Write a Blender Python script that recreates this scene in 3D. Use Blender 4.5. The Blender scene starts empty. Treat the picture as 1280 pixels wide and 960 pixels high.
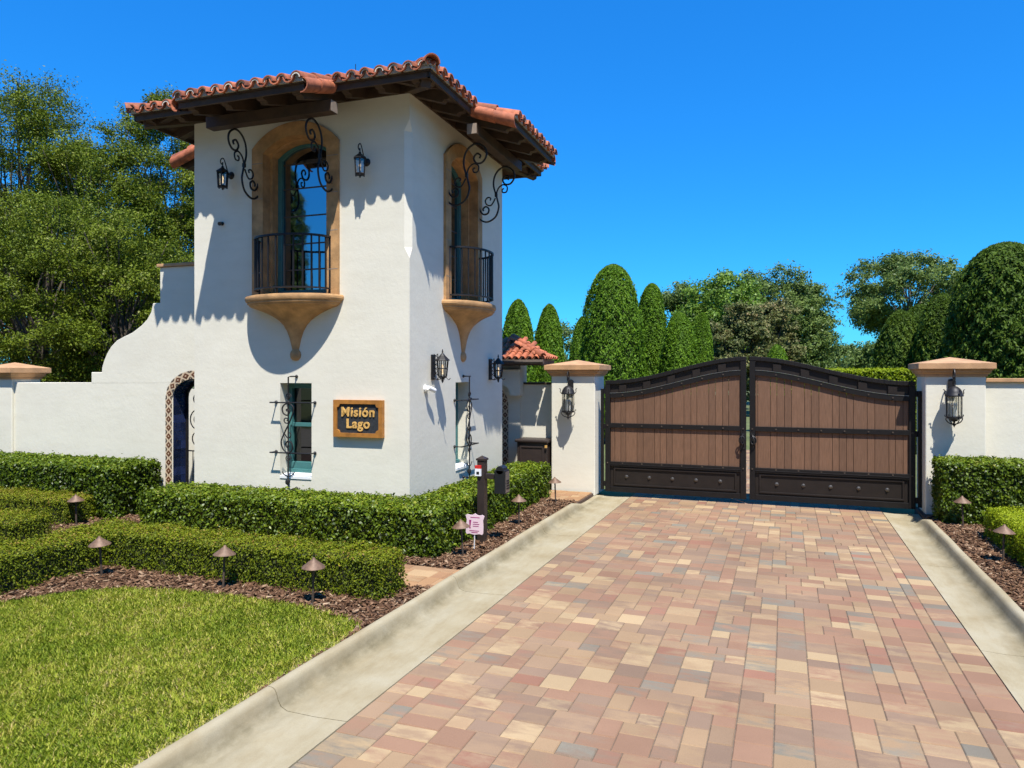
import bpy, bmesh, math, random
import numpy as np
from mathutils import Vector, Matrix
from mathutils.geometry import tessellate_polygon

random.seed(7)
RNG = np.random.default_rng(11)
PI = math.pi
SC = bpy.context.scene
COL = SC.collection

# ------------------------------------------------------------------ materials
def new_mat(name):
    m = bpy.data.materials.new(name); m.use_nodes = True
    nt = m.node_tree
    return m, nt, nt.nodes['Principled BSDF']

def N(nt, kind, **kw):
    n = nt.nodes.new(kind)
    for k, v in kw.items():
        if k in n.inputs.keys() if isinstance(k, str) else False: n.inputs[k].default_value = v
        else: setattr(n, k, v)
    return n

def tex_coord(nt, scale=(1, 1, 1)):
    tc = nt.nodes.new('ShaderNodeTexCoord'); mp = nt.nodes.new('ShaderNodeMapping')
    mp.inputs['Scale'].default_value = scale
    nt.links.new(tc.outputs['Object'], mp.inputs['Vector'])
    return mp.outputs['Vector']

def noise(nt, vec, scale, detail=4, rough=0.6):
    n = nt.nodes.new('ShaderNodeTexNoise')
    n.inputs['Scale'].default_value = scale; n.inputs['Detail'].default_value = detail
    n.inputs['Roughness'].default_value = rough
    nt.links.new(vec, n.inputs['Vector'])
    return n.outputs['Fac']

def ramp(nt, fac, stops):
    r = nt.nodes.new('ShaderNodeValToRGB')
    el = r.color_ramp.elements
    el[0].position, el[0].color = stops[0][0], (*stops[0][1], 1)
    el[1].position, el[1].color = stops[-1][0], (*stops[-1][1], 1)
    for p, c in stops[1:-1]:
        e = el.new(p); e.color = (*c, 1)
    nt.links.new(fac, r.inputs['Fac'])
    return r.outputs['Color']

def mixc(nt, fac, a, b, mode='MIX'):
    m = nt.nodes.new('ShaderNodeMix'); m.data_type = 'RGBA'; m.blend_type = mode
    for sock, v in ((m.inputs[0], fac), (m.inputs[6], a), (m.inputs[7], b)):
        if isinstance(v, (int, float)): sock.default_value = v
        elif isinstance(v, tuple): sock.default_value = (*v, 1)
        else: nt.links.new(v, sock)
    return m.outputs[2]

def bump(nt, bsdf, height, strength, dist=0.01):
    b = nt.nodes.new('ShaderNodeBump')
    b.inputs['Strength'].default_value = strength; b.inputs['Distance'].default_value = dist
    nt.links.new(height, b.inputs['Height']); nt.links.new(b.outputs['Normal'], bsdf.inputs['Normal'])

def mat(name, col, rough=0.6, var=0.12, scale=8, bmp=0.0, bscale=60, metal=0.0, spec=0.5, stretch=(1, 1, 1), tint=0.0):
    """plain surface: base colour broken up by two noises, optional bump, optional per-face tint"""
    m, nt, b = new_mat(name)
    v = tex_coord(nt, stretch)
    n1 = noise(nt, v, scale, 6)
    lo = tuple(c * (1 - var) for c in col); hi = tuple(min(1, c * (1 + var)) for c in col)
    c = ramp(nt, n1, [(0.3, lo), (0.7, hi)])
    if tint:
        a = nt.nodes.new('ShaderNodeAttribute'); a.attribute_name = 'tint'
        g = ramp(nt, a.outputs['Fac'], [(0, (1 - tint,) * 3), (1, (1 + tint,) * 3)])
        c = mixc(nt, 1.0, c, g, 'MULTIPLY')
    nt.links.new(c, b.inputs['Base Color'])
    b.inputs['Roughness'].default_value = rough; b.inputs['Metallic'].default_value = metal
    b.inputs['Specular IOR Level'].default_value = spec
    if bmp:
        bump(nt, b, noise(nt, v, bscale, 5), bmp)
    return m

def leaf_mat(name, stops, rough=0.45, spec=0.4, trans=0.25):
    m, nt, b = new_mat(name)
    a = nt.nodes.new('ShaderNodeAttribute'); a.attribute_name = 'tint'
    c = ramp(nt, a.outputs['Fac'], stops)
    nt.links.new(c, b.inputs['Base Color'])
    b.inputs['Roughness'].default_value = rough; b.inputs['Specular IOR Level'].default_value = spec
    if trans:
        t = nt.nodes.new('ShaderNodeBsdfTranslucent'); nt.links.new(c, t.inputs['Color'])
        mx = nt.nodes.new('ShaderNodeMixShader'); mx.inputs[0].default_value = trans
        nt.links.new(b.outputs[0], mx.inputs[1]); nt.links.new(t.outputs[0], mx.inputs[2])
        nt.links.new(mx.outputs[0], nt.nodes['Material Output'].inputs['Surface'])
    return m

def stucco_mat(name, col):
    m, nt, b = new_mat(name)
    v = tex_coord(nt)
    big = noise(nt, v, 1.1, 5); fine = noise(nt, v, 18, 4)
    c = ramp(nt, big, [(0.3, tuple(k * 0.93 for k in col)), (0.65, col)])
    # faint trowel bands: noise stretched sideways
    vs = tex_coord(nt, (1.0, 1.0, 4.5)); st = noise(nt, vs, 1.6, 6, 0.65)
    g = ramp(nt, st, [(0.3, (0.93, 0.92, 0.90)), (0.55, (1, 1, 1))])
    c = mixc(nt, 0.6, c, g, 'MULTIPLY')
    nt.links.new(c, b.inputs['Base Color'])
    b.inputs['Roughness'].default_value = 0.85; b.inputs['Specular IOR Level'].default_value = 0.2
    h = mixc(nt, 0.5, noise(nt, v, 7, 3), fine)
    bump(nt, b, h, 0.35, 0.012)
    return m

M = {}
M['stucco'] = stucco_mat('white stucco', (0.71, 0.672, 0.55))
M['stone'] = mat('cast stone', (0.42, 0.235, 0.095), 0.8, 0.34, 5.0, 0.45, 55)
M['cap'] = mat('pillar cap stone', (0.46, 0.26, 0.125), 0.75, 0.2, 4, 0.25, 90)
M['wood'] = mat('dark stained timber', (0.052, 0.029, 0.0145), 0.7, 0.35, 5, 0.3, 30, stretch=(1, 1, 1))
M['woodend'] = mat('weathered timber ends', (0.26, 0.2, 0.15), 0.8, 0.2, 9)
M['tile'] = mat('terracotta barrel tile', (0.345, 0.102, 0.043), 0.75, 0.42, 9, 0.25, 60, tint=0.5)
M['mortar'] = mat('grey mortar', (0.34, 0.31, 0.25), 0.9, 0.2, 14, 0.3, 60)
M['mortar_light'] = mat('pale mortar', (0.62, 0.56, 0.46), 0.9, 0.2, 14, 0.3, 60)
M['iron'] = mat('wrought iron', (0.012, 0.011, 0.011), 0.5, 0.3, 20, 0.15, 80, spec=0.4)
M['gatemetal'] = mat('bronze painted steel', (0.009, 0.0075, 0.007), 0.5, 0.2, 6, spec=0.3)
M['gatepanel'] = mat('dark brown steel panel', (0.017, 0.0125, 0.010), 0.5, 0.2, 5, spec=0.3)
M['silver'] = mat('bright steel', (0.35, 0.33, 0.31), 0.35, 0.1, 9, metal=0.8)
M['teal'] = mat('teal painted timber', (0.05, 0.165, 0.16), 0.55, 0.12, 6)
M['terra_box'] = mat('dark brown resin', (0.030, 0.020, 0.016), 0.5, 0.15, 8)
M['bronze'] = mat('weathered bronze', (0.17, 0.10, 0.06), 0.6, 0.3, 25, metal=0.15)
M['rosette'] = mat('dull steel', (0.12, 0.11, 0.10), 0.4, 0.2, 9, metal=0.7)
M['stem'] = mat('dark bronze stem', (0.07, 0.05, 0.035), 0.6, 0.3, 25)
M['ochre'] = mat('ochre stained wood', (0.36, 0.145, 0.022), 0.55, 0.3, 9, 0.15, 40)
M['signdark'] = mat('charcoal carved panel', (0.022, 0.024, 0.026), 0.65, 0.4, 30, 0.5, 70)
M['gold'] = mat('gold painted letters', (0.62, 0.36, 0.10), 0.5, 0.35, 30)
M['white'] = mat('white plastic', (0.78, 0.78, 0.77), 0.4, 0.04, 5)
M['black'] = mat('black plastic', (0.012, 0.012, 0.013), 0.4, 0.1, 9)
M['red'] = mat('red sticker', (0.55, 0.025, 0.02), 0.5, 0.1, 9)
M['pinkwhite'] = mat('faded pink sign face', (0.78, 0.60, 0.63), 0.5, 0.06, 9)
M['magenta'] = mat('magenta print', (0.33, 0.03, 0.16), 0.5, 0.1, 9)
M['bluetile'] = mat('cobalt glazed tile', (0.014, 0.022, 0.065), 0.25, 0.4, 12, tint=0.5)
M['grout'] = mat('pale grout', (0.42, 0.42, 0.42), 0.9, 0.1, 20)
M['tilecream'] = mat('cream glazed tile', (0.55, 0.42, 0.28), 0.35, 0.15, 20)
M['tilebrown'] = mat('brown glazed tile', (0.12, 0.045, 0.02), 0.35, 0.25, 25)
M['bark'] = mat('tree bark', (0.10, 0.078, 0.058), 0.9, 0.35, 6, 0.6, 25)
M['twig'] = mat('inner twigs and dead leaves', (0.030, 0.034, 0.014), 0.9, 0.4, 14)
M['bounce_street'] = mat('warm street surface for bounced light', (0.25, 0.225, 0.18), 0.9, 0.2, 3, 0.3, 90)
M['soil'] = mat('garden soil', (0.085, 0.05, 0.034), 0.95, 0.4, 9, 0.5, 40)
M['earth'] = mat('grassy earth', (0.10, 0.12, 0.035), 0.95, 0.3, 0.6, 0.3, 20)

def glass_mat(name, col, rough=0.03):
    m, nt, b = new_mat(name)
    b.inputs['Base Color'].default_value = (*col, 1); b.inputs['Metallic'].default_value = 1.0
    b.inputs['Roughness'].default_value = rough
    v = tex_coord(nt); bump(nt, b, noise(nt, v, 2.5, 2), 0.04, 0.02)
    return m
M['glass'] = glass_mat('tinted window glass', (0.30, 0.33, 0.36))
M['glassdark'] = glass_mat('dark window glass', (0.085, 0.085, 0.085))
def clear_mat(name):
    m, nt, b = new_mat(name)
    t = nt.nodes.new('ShaderNodeBsdfTransparent'); t.inputs['Color'].default_value = (0.9, 0.9, 0.88, 1)
    g = nt.nodes.new('ShaderNodeBsdfGlossy'); g.inputs['Roughness'].default_value = 0.05
    mx = nt.nodes.new('ShaderNodeMixShader'); mx.inputs[0].default_value = 0.12
    nt.links.new(t.outputs[0], mx.inputs[1]); nt.links.new(g.outputs[0], mx.inputs[2])
    nt.links.new(mx.outputs[0], nt.nodes['Material Output'].inputs['Surface'])
    return m
M['clear'] = clear_mat('lantern glass')
def bulb_mat():
    m, nt, b = new_mat('lit lantern bulb')
    b.inputs['Base Color'].default_value = (0.9, 0.8, 0.6, 1)
    b.inputs['Emission Color'].default_value = (1.0, 0.72, 0.38, 1); b.inputs['Emission Strength'].default_value = 0.7
    return m
M['bulb'] = bulb_mat()
M['tube'] = mat('unlit candle tube', (0.75, 0.72, 0.65), 0.4, 0.05, 9)

def plank_mat():
    m, nt, b = new_mat('brown composite planks')
    v = tex_coord(nt, (9, 9, 0.7)); n = noise(nt, v, 6, 8, 0.7)
    c = ramp(nt, n, [(0.25, (0.098, 0.049, 0.025)), (0.5, (0.15, 0.076, 0.040)), (0.75, (0.20, 0.105, 0.060))])
    a = nt.nodes.new('ShaderNodeAttribute'); a.attribute_name = 'tint'
    g = ramp(nt, a.outputs['Fac'], [(0, (0.86,) * 3), (1, (1.12,) * 3)])
    c = mixc(nt, 1.0, c, g, 'MULTIPLY')
    nt.links.new(c, b.inputs['Base Color']); b.inputs['Roughness'].default_value = 0.6
    bump(nt, b, n, 0.25, 0.004)
    return m
M['plank'] = plank_mat()

def paver_mat(name, grime=1.0):
    m, nt, b = new_mat(name)
    a = nt.nodes.new('ShaderNodeAttribute'); a.attribute_name = 'ca'
    a2 = nt.nodes.new('ShaderNodeAttribute'); a2.attribute_name = 'cb'
    v = tex_coord(nt)
    n = noise(nt, tex_coord(nt, (0.55, 1.5, 1)), 6.5, 5, 0.65)
    f = ramp(nt, n, [(0.42, (0, 0, 0)), (0.64, (1, 1, 1))])
    c = mixc(nt, f, a.outputs['Color'], a2.outputs['Color'])
    sp = noise(nt, v, 160, 3, 0.8)
    g = ramp(nt, sp, [(0.25, (0.72,) * 3), (0.5, (1, 1, 1)), (0.8, (1.2,) * 3)])
    c = mixc(nt, 0.7, c, g, 'MULTIPLY')
    dn = noise(nt, v, 0.55, 5, 0.6)
    dg = ramp(nt, dn, [(0.3, (0.84, 0.82, 0.80)), (0.6, (1.06, 1.05, 1.03))])
    c = mixc(nt, grime, c, dg, 'MULTIPLY')
    nt.links.new(c, b.inputs['Base Color'])
    b.inputs['Roughness'].default_value = 0.85; b.inputs['Specular IOR Level'].default_value = 0.25
    bump(nt, b, mixc(nt, 0.5, sp, noise(nt, v, 35, 4)), 0.45, 0.004)
    return m
M['paver'] = paver_mat('tumbled concrete pavers')
M['pathpaver'] = paver_mat('orange concrete pavers')
M['joint'] = mat('sandy paver joints', (0.15, 0.115, 0.08), 0.95, 0.35, 30, 0.3, 80)

def concrete_mat():
    m, nt, b = new_mat('stained concrete')
    v = tex_coord(nt)
    n = noise(nt, v, 1.6, 6, 0.65)
    c = ramp(nt, n, [(0.25, (0.30, 0.242, 0.14)), (0.5, (0.352, 0.30, 0.192)), (0.75, (0.39, 0.348, 0.245))])
    vs = tex_coord(nt, (3.5, 0.9, 3.5)); st = noise(nt, vs, 2, 6, 0.7)
    g = ramp(nt, st, [(0.3, (0.78, 0.72, 0.62)), (0.55, (1, 1, 1))])
    c = mixc(nt, 0.6, c, g, 'MULTIPLY')
    sp = noise(nt, v, 120, 4, 0.8)
    g2 = ramp(nt, sp, [(0.3, (0.86,) * 3), (0.7, (1.1,) * 3)])
    c = mixc(nt, 0.8, c, g2, 'MULTIPLY')
    a = nt.nodes.new('ShaderNodeAttribute'); a.attribute_name = 'tint'     # grime line where water stands
    mm = nt.nodes.new('ShaderNodeMath'); mm.operation = 'MULTIPLY'
    gn = noise(nt, tex_coord(nt, (1, 0.6, 1)), 4, 5, 0.7)
    gr = ramp(nt, gn, [(0.35, (0.2,) * 3), (0.65, (1, 1, 1))])
    nt.links.new(a.outputs['Fac'], mm.inputs[0]); nt.links.new(gr, mm.inputs[1])
    c = mixc(nt, mm.outputs[0], c, (0.15, 0.125, 0.07))
    nt.links.new(c, b.inputs['Base Color']); b.inputs['Roughness'].default_value = 0.9
    b.inputs['Specular IOR Level'].default_value = 0.2
    bump(nt, b, sp, 0.35, 0.004)
    return m
M['concrete'] = concrete_mat()

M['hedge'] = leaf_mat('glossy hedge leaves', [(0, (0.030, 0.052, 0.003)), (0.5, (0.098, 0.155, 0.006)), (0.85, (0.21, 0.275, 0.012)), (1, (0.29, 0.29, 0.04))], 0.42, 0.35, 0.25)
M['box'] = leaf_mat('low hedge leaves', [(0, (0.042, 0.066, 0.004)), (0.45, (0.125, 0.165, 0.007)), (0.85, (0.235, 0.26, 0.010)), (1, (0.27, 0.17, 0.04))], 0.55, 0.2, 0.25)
M['lime'] = leaf_mat('lime hedge leaves', [(0, (0.10, 0.15, 0.004)), (0.5, (0.26, 0.34, 0.008)), (1, (0.38, 0.42, 0.02))], 0.55, 0.2, 0.3)
M['oak'] = leaf_mat('oak leaves', [(0, (0.0336, 0.0535, 0.0048)), (0.5, (0.1118, 0.1556, 0.0106)), (0.85, (0.2069, 0.2553, 0.0194)), (1, (0.2572, 0.2674, 0.0681))], 0.5, 0.15, 0.25)
M['oakfar'] = leaf_mat('distant oak leaves', [(0, (0.053, 0.0905, 0.0197)), (0.5, (0.1248, 0.1872, 0.0365)), (1, (0.2028, 0.2652, 0.0562))], 0.5, 0.3, 0.3)
M['oakbright'] = leaf_mat('fresh green oak leaves', [(0, (0.0621, 0.1173, 0.0124)), (0.5, (0.138, 0.2415, 0.0248)), (1, (0.2277, 0.3381, 0.0373))], 0.5, 0.3, 0.3)
M['magnolia'] = leaf_mat('magnolia leaves', [(0, (0.046, 0.0678, 0.0169)), (0.5, (0.1271, 0.1513, 0.0411)), (0.85, (0.2541, 0.236, 0.0908)), (1, (0.3388, 0.242, 0.1089))], 0.55, 0.25, 0.3)
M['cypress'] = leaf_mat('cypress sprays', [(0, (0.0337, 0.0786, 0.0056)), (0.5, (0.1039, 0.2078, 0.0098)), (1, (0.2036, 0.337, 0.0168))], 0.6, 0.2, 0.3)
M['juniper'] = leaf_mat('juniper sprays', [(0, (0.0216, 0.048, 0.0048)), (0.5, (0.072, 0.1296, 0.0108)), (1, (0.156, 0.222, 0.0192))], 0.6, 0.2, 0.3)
M['grass'] = leaf_mat('lawn grass blades', [(0, (0.1148, 0.1823, 0.0108)), (0.4, (0.2902, 0.3713, 0.0243)), (0.75, (0.486, 0.486, 0.0675)), (1, (0.675, 0.54, 0.2295))], 0.55, 0.25, 0.35)
def chips_mat():
    m, nt, b = new_mat('bark mulch chips')
    a = nt.nodes.new('ShaderNodeAttribute'); a.attribute_name = 'tint'
    c = ramp(nt, a.outputs['Fac'], [(0, (0.035, 0.018, 0.010)), (0.4, (0.130, 0.066, 0.034)), (0.72, (0.25, 0.145, 0.082)), (1, (0.46, 0.34, 0.22))])
    n = noise(nt, tex_coord(nt, (1, 1, 1)), 90, 4, 0.7)
    c = mixc(nt, 0.6, c, ramp(nt, n, [(0.3, (0.6,) * 3), (0.7, (1.2,) * 3)]), 'MULTIPLY')
    nt.links.new(c, b.inputs['Base Color']); b.inputs['Roughness'].default_value = 0.85; b.inputs['Specular IOR Level'].default_value = 0.2
    return m
M['chips'] = chips_mat()
M['lawnsoil'] = mat('thatch under the lawn', (0.19, 0.17, 0.06), 0.95, 0.4, 6, 0.4, 40)

# ------------------------------------------------------------------ mesh builder
class MB:
    def __init__(s, tf=None):
        s.v, s.f, s.m, s.t, s.tf = [], [], [], [], tf
    def add(s, vs, fs, mi=0, tint=0.5):
        o = len(s.v)
        s.v += [s.tf(*p) for p in vs] if s.tf else [tuple(p) for p in vs]
        for f in fs:
            s.f.append([i + o for i in f]); s.m.append(mi); s.t.append(tint)
    def box(s, x0, x1, y0, y1, z0, z1, mi=0, tint=0.5):
        vs = [(x, y, z) for z in (z0, z1) for y in (y0, y1) for x in (x0, x1)]
        s.add(vs, [(0, 2, 3, 1), (4, 5, 7, 6), (0, 1, 5, 4), (2, 6, 7, 3), (0, 4, 6, 2), (1, 3, 7, 5)], mi, tint)
    def hexa(s, bot, top, mi=0, tint=0.5):
        """bot/top: matching rings of points"""
        n = len(bot)
        s.add(list(bot) + list(top), [tuple(range(n))[::-1], tuple(range(n, 2 * n))] + [(i, (i + 1) % n, n + (i + 1) % n, n + i) for i in range(n)], mi, tint)
    def bar(s, a, b, w, h=None, mi=0, tint=0.5):
        """rectangular bar between two points"""
        h = h or w
        a, b = Vector(a), Vector(b); d = (b - a).normalized()
        up = Vector((0, 0, 1)) if abs(d.z) < 0.95 else Vector((0, 1, 0))
        x = d.cross(up).normalized() * w / 2; y = x.cross(d).normalized() * h / 2
        r = lambda c: [c - x - y, c + x - y, c + x + y, c - x + y]
        s.hexa([tuple(p) for p in r(a)], [tuple(p) for p in r(b)], mi, tint)
    def tube(s, pts, r, n=6, mi=0, tint=0.5, caps=True):
        P = [Vector(p) for p in pts]
        R = r if isinstance(r, (list, tuple)) else [r] * len(P)
        vs, fs = [], []
        u = None
        for i, p in enumerate(P):
            d = (P[min(i + 1, len(P) - 1)] - P[max(i - 1, 0)])
            d = d.normalized() if d.length > 1e-9 else Vector((0, 0, 1))
            if u is None:
                u = d.cross(Vector((0, 0, 1)))
                if u.length < 0.1: u = d.cross(Vector((0, 1, 0)))
            u = (u - d * u.dot(d)).normalized(); w = d.cross(u)
            for k in range(n):
                a = 2 * PI * k / n
                vs.append(tuple(p + (u * math.cos(a) + w * math.sin(a)) * R[i]))
        for i in range(len(P) - 1):
            for k in range(n):
                a, b = i * n + k, i * n + (k + 1) % n
                fs.append((a, b, b + n, a + n))
        if caps:
            fs.append(tuple(range(n))[::-1]); fs.append(tuple((len(P) - 1) * n + k for k in range(n)))
        s.add(vs, fs, mi, tint)
    def lathe(s, prof, c=(0, 0, 0), n=16, a0=0.0, a1=2 * PI, sx=1.0, sy=1.0, mi=0, tint=0.5):
        full = abs(a1 - a0 - 2 * PI) < 1e-6
        cols = n if full else n + 1
        vs, fs = [], []
        for r, z in prof:
            for k in range(cols):
                a = a0 + (a1 - a0) * k / n
                vs.append((c[0] + r * sx * math.cos(a), c[1] + r * sy * math.sin(a), c[2] + z))
        for i in range(len(prof) - 1):
            for k in range(n):
                a = i * cols + k; b = i * cols + (k + 1) % cols
                fs.append((a, b, b + cols, a + cols))
        s.add(vs, fs, mi, tint)
    def prism(s, outer, holes, P, d0, d1, mi=0, tint=0.5, back=True, sides=True):
        """outline with holes in a plane; P(u, v, d) gives the 3D point at depth d"""
        loops = [outer] + list(holes)
        tris = tessellate_polygon([[Vector((u, v, 0)) for u, v in l] for l in loops])
        flat = [p for l in loops for p in l]
        n = len(flat)
        vs = [P(u, v, d0) for u, v in flat] + [P(u, v, d1) for u, v in flat]
        fs = [tuple(t) for t in tris]
        if back: fs += [tuple(i + n for i in t)[::-1] for t in tris]
        o = 0
        if sides:
            for l in loops:
                k = len(l)
                for i in range(k):
                    a, b = o + i, o + (i + 1) % k
                    fs.append((a, b, b + n, a + n))
                o += k
        s.add(vs, fs, mi, tint)
    def build(s, name, mats, parent=None, smooth=False, bevel=0.0, recalc=True):
        me = bpy.data.meshes.new(name)
        me.from_pydata(s.v, [], s.f)
        mats = mats if isinstance(mats, (list, tuple)) else [mats]
        for m in mats: me.materials.append(m)
        me.polygons.foreach_set('material_index', s.m)
        at = me.attributes.new('tint', 'FLOAT', 'FACE'); at.data.foreach_set('value', s.t)
        if recalc:
            bm = bmesh.new(); bm.from_mesh(me)
            bmesh.ops.recalc_face_normals(bm, faces=bm.faces); bm.to_mesh(me); bm.free()
        me.polygons.foreach_set('use_smooth', [smooth] * len(me.polygons))
        me.update()
        o = bpy.data.objects.new(name, me); COL.objects.link(o)
        if parent: o.parent = parent
        if smooth:
            try: me.set_sharp_from_angle(angle=math.radians(40))
            except Exception: pass
        if bevel:
            b = o.modifiers.new('bevel', 'BEVEL'); b.width = bevel; b.segments = 2; b.limit_method = 'ANGLE'; b.angle_limit = math.radians(40)
        return o

def np_mesh(name, V, F, tint, material, parent=None, extra=None):
    """fast mesh from numpy arrays: V (n,3), F (m,k)"""
    me = bpy.data.meshes.new(name)
    n, (m, k) = len(V), F.shape
    me.vertices.add(n); me.vertices.foreach_set('co', V.astype(np.float32).ravel())
    me.loops.add(m * k); me.loops.foreach_set('vertex_index', F.astype(np.int32).ravel())
    me.polygons.add(m); me.polygons.foreach_set('loop_start', np.arange(0, m * k, k, dtype=np.int32))
    try: me.polygons.foreach_set('loop_total', np.full(m, k, dtype=np.int32))
    except Exception: pass
    at = me.attributes.new('tint', 'FLOAT', 'FACE'); at.data.foreach_set('value', tint.astype(np.float32))
    me.update(calc_edges=True); me.validate()
    me.materials.append(material)
    o = bpy.data.objects.new(name, me); COL.objects.link(o)
    if parent: o.parent = parent
    return o

def tag(o, label=None, cat=None, group=None, kind=None):
    for k, v in (('label', label), ('category', cat), ('group', group), ('kind', kind)):
        if v: o[k] = v
    return o

def empty(name, loc=(0, 0, 0), rz=0.0):
    o = bpy.data.objects.new(name, None); COL.objects.link(o)
    o.location = loc; o.rotation_euler = (0, 0, rz); o.empty_display_size = 0.2
    return o

def copy_tree(o, parent=None):
    c = o.copy(); COL.objects.link(c)
    if parent: c.parent = parent
    for ch in list(o.children): copy_tree(ch, c)
    return c

def catmull(pts, n=8):
    P = [Vector(p) for p in pts]; P = [P[0]] + P + [P[-1]]
    out = []
    for i in range(1, len(P) - 2):
        for k in range(n):
            t = k / n
            a, b, c, d = P[i - 1], P[i], P[i + 1], P[i + 2]
            out.append(0.5 * ((2 * b) + (c - a) * t + (2 * a - 5 * b + 4 * c - d) * t * t + (3 * b - a - 3 * c + d) * t ** 3))
    out.append(P[-2])
    return out

def arch_outline(hw, z0, zs, rise, n=16, cx=0.0):
    """rectangle with a segmental arch on top, counter-clockwise from bottom left"""
    R = (hw * hw + rise * rise) / (2 * rise); zc = zs + rise - R
    a = math.asin(min(1, hw / R))
    if rise > hw * 0.999: a = PI / 2
    pts = [(cx - hw, z0), (cx + hw, z0)]
    for i in range(n + 1):
        t = a - 2 * a * i / n
        pts.append((cx + R * math.sin(t), zc + R * math.cos(t)))
    return pts

# ------------------------------------------------------------------ frames of reference
DEL = math.radians(1.45)                      # the tower stands turned by this against the drive
CW = Vector((-4.740, 9.147, 0)); CW.rotate(Matrix.Rotation(DEL, 3, 'Z'))
def TL(x, y, z=0.0):                          # tower-local point -> world
    p = Vector((x, y, z)); p.rotate(Matrix.Rotation(DEL, 3, 'Z')); return CW + p
W = 3.82; HW = W / 2
FACE = {'front': lambda s, o, z: (-HW + s, -o, z), 'right': lambda s, o, z: (o, HW + s, z),
        'left': lambda s, o, z: (-W - o, HW - s, z), 'back': lambda s, o, z: (-HW - s, W + o, z)}

# ------------------------------------------------------------------ setting: ground, drive, kerbs, beds
def structure(o): o['kind'] = 'structure'; return o
g = MB(); g.add([(-300, -200, -0.06), (300, -200, -0.06), (300, 500, -0.06), (-300, 500, -0.06)], [(0, 1, 2, 3)])
structure(g.build('ground', M['earth']))

PALETTE = [((0.265, 0.154, 0.0963), 28), ((0.2311, 0.154, 0.103), 22), ((0.3053, 0.2029, 0.1156), 22), ((0.3763, 0.2699, 0.1512), 12), ((0.196, 0.172, 0.130), 9), ((0.2777, 0.1831, 0.1118), 20), ((0.2597, 0.1311, 0.0848), 4)]
def pick_col(pal):
    tot = sum(w for _, w in pal); r = random.random() * tot
    for c, w in pal:
        r -= w
        if r <= 0: break
    k = random.uniform(0.9, 1.1)
    return tuple(min(1, x * k) for x in c)

def pavers(name, rects, material, pal, z=0.0, gap=0.005):
    """real paving stones with rounded edges; two colours blended per stone"""
    V, F, A, B = [], [], [], []
    for (x0, x1, y0, y1) in rects:
        gx = gap * random.uniform(0.6, 1.3); c = 0.006
        ca, cb = pick_col(pal), pick_col(pal)
        if random.random() < 0.35: cb = ca
        cb = tuple(0.15 * p + 0.85 * q for p, q in zip(ca, cb))
        dz = random.uniform(-0.0015, 0.0015); tl = [random.uniform(-0.0015, 0.0015) for _ in range(4)]
        X0, X1, Y0, Y1 = x0 + gx / 2, x1 - gx / 2, y0 + gx / 2, y1 - gx / 2
        o = len(V)
        V += [(X0, Y0, z - 0.03), (X1, Y0, z - 0.03), (X1, Y1, z - 0.03), (X0, Y1, z - 0.03)]
        V += [(X0, Y0, z - 0.006), (X1, Y0, z - 0.006), (X1, Y1, z - 0.006), (X0, Y1, z - 0.006)]
        V += [(X0 + c, Y0 + c, z + dz + tl[0]), (X1 - c, Y0 + c, z + dz + tl[1]), (X1 - c, Y1 - c, z + dz + tl[2]), (X0 + c, Y1 - c, z + dz + tl[3])]
        fs = [(8, 9, 10, 11)] + [(a, (a + 1) % 4, 4 + (a + 1) % 4, 4 + a) for a in range(4)] + [(4 + a, 4 + (a + 1) % 4, 8 + (a + 1) % 4, 8 + a) for a in range(4)]
        for f in fs: F.append([i + o for i in f]); A.append(ca); B.append(cb)
    me = bpy.data.meshes.new(name); me.from_pydata(V, [], F); me.materials.append(material)
    for nm, arr in (('ca', A), ('cb', B)):
        at = me.attributes.new(nm, 'FLOAT_COLOR', 'FACE')
        at.data.foreach_set('color', np.array([(*c, 1) for c in arr], dtype=np.float32).ravel())
    o = bpy.data.objects.new(name, me); COL.objects.link(o)
    return structure(o)

PX0, PX1 = -2.83, 1.59
def drive_rects(y0, y1):
    """columns of stones along the drive, widths and lengths drawn from three sizes, plus an edge course each side"""
    R = []
    U = 0.082
    bx0, bx1 = PX0, PX1 - 0.36
    y = y0
    while y < y1:                                        # edge course on the right: stones laid across, then a thin strip
        R.append((PX1 - 0.25, PX1, y, y + random.choice([0.16, 0.16, 0.24]))); y = R[-1][3]
    y = y0
    while y < y1:
        R.append((PX1 - 0.36, PX1 - 0.25, y, y + 0.24)); y += 0.24
    # grid of U cells filled with stones two to four cells wide; no stone leaves a sliver beside it
    nx, ny = int(round((bx1 - bx0) / U)), int((y1 - y0) / U)
    ux, uy = (bx1 - bx0) / nx, (y1 - y0) / ny
    used = np.zeros((nx, ny + 4), bool)
    for j in range(ny):
        i = 0
        while i < nx:
            if used[i, j]: i += 1; continue
            run = 0
            while i + run < nx and not used[i + run, j]: run += 1
            opts = [a for a in (3, 3, 3, 2, 4) if a == run or run - a >= 2]
            a = random.choice(opts) if opts else run
            b = random.choice({2: (2, 2, 3), 3: (2, 3, 2, 3), 4: (2, 2, 3)}.get(a, (2,)))
            used[i:i + a, j:j + b] = True
            R.append((bx0 + i * ux, bx0 + (i + a) * ux, y0 + j * uy, y0 + (j + b) * uy)); i += a
    return R
pavers('driveway', drive_rects(1.4, 24.0), M['paver'], PALETTE)
g = MB(); g.box(PX0 + 0.002, PX1 - 0.002, 1.39, 24.2, -0.05, -0.008); structure(g.build('driveway_bedding', M['joint']))

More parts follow.
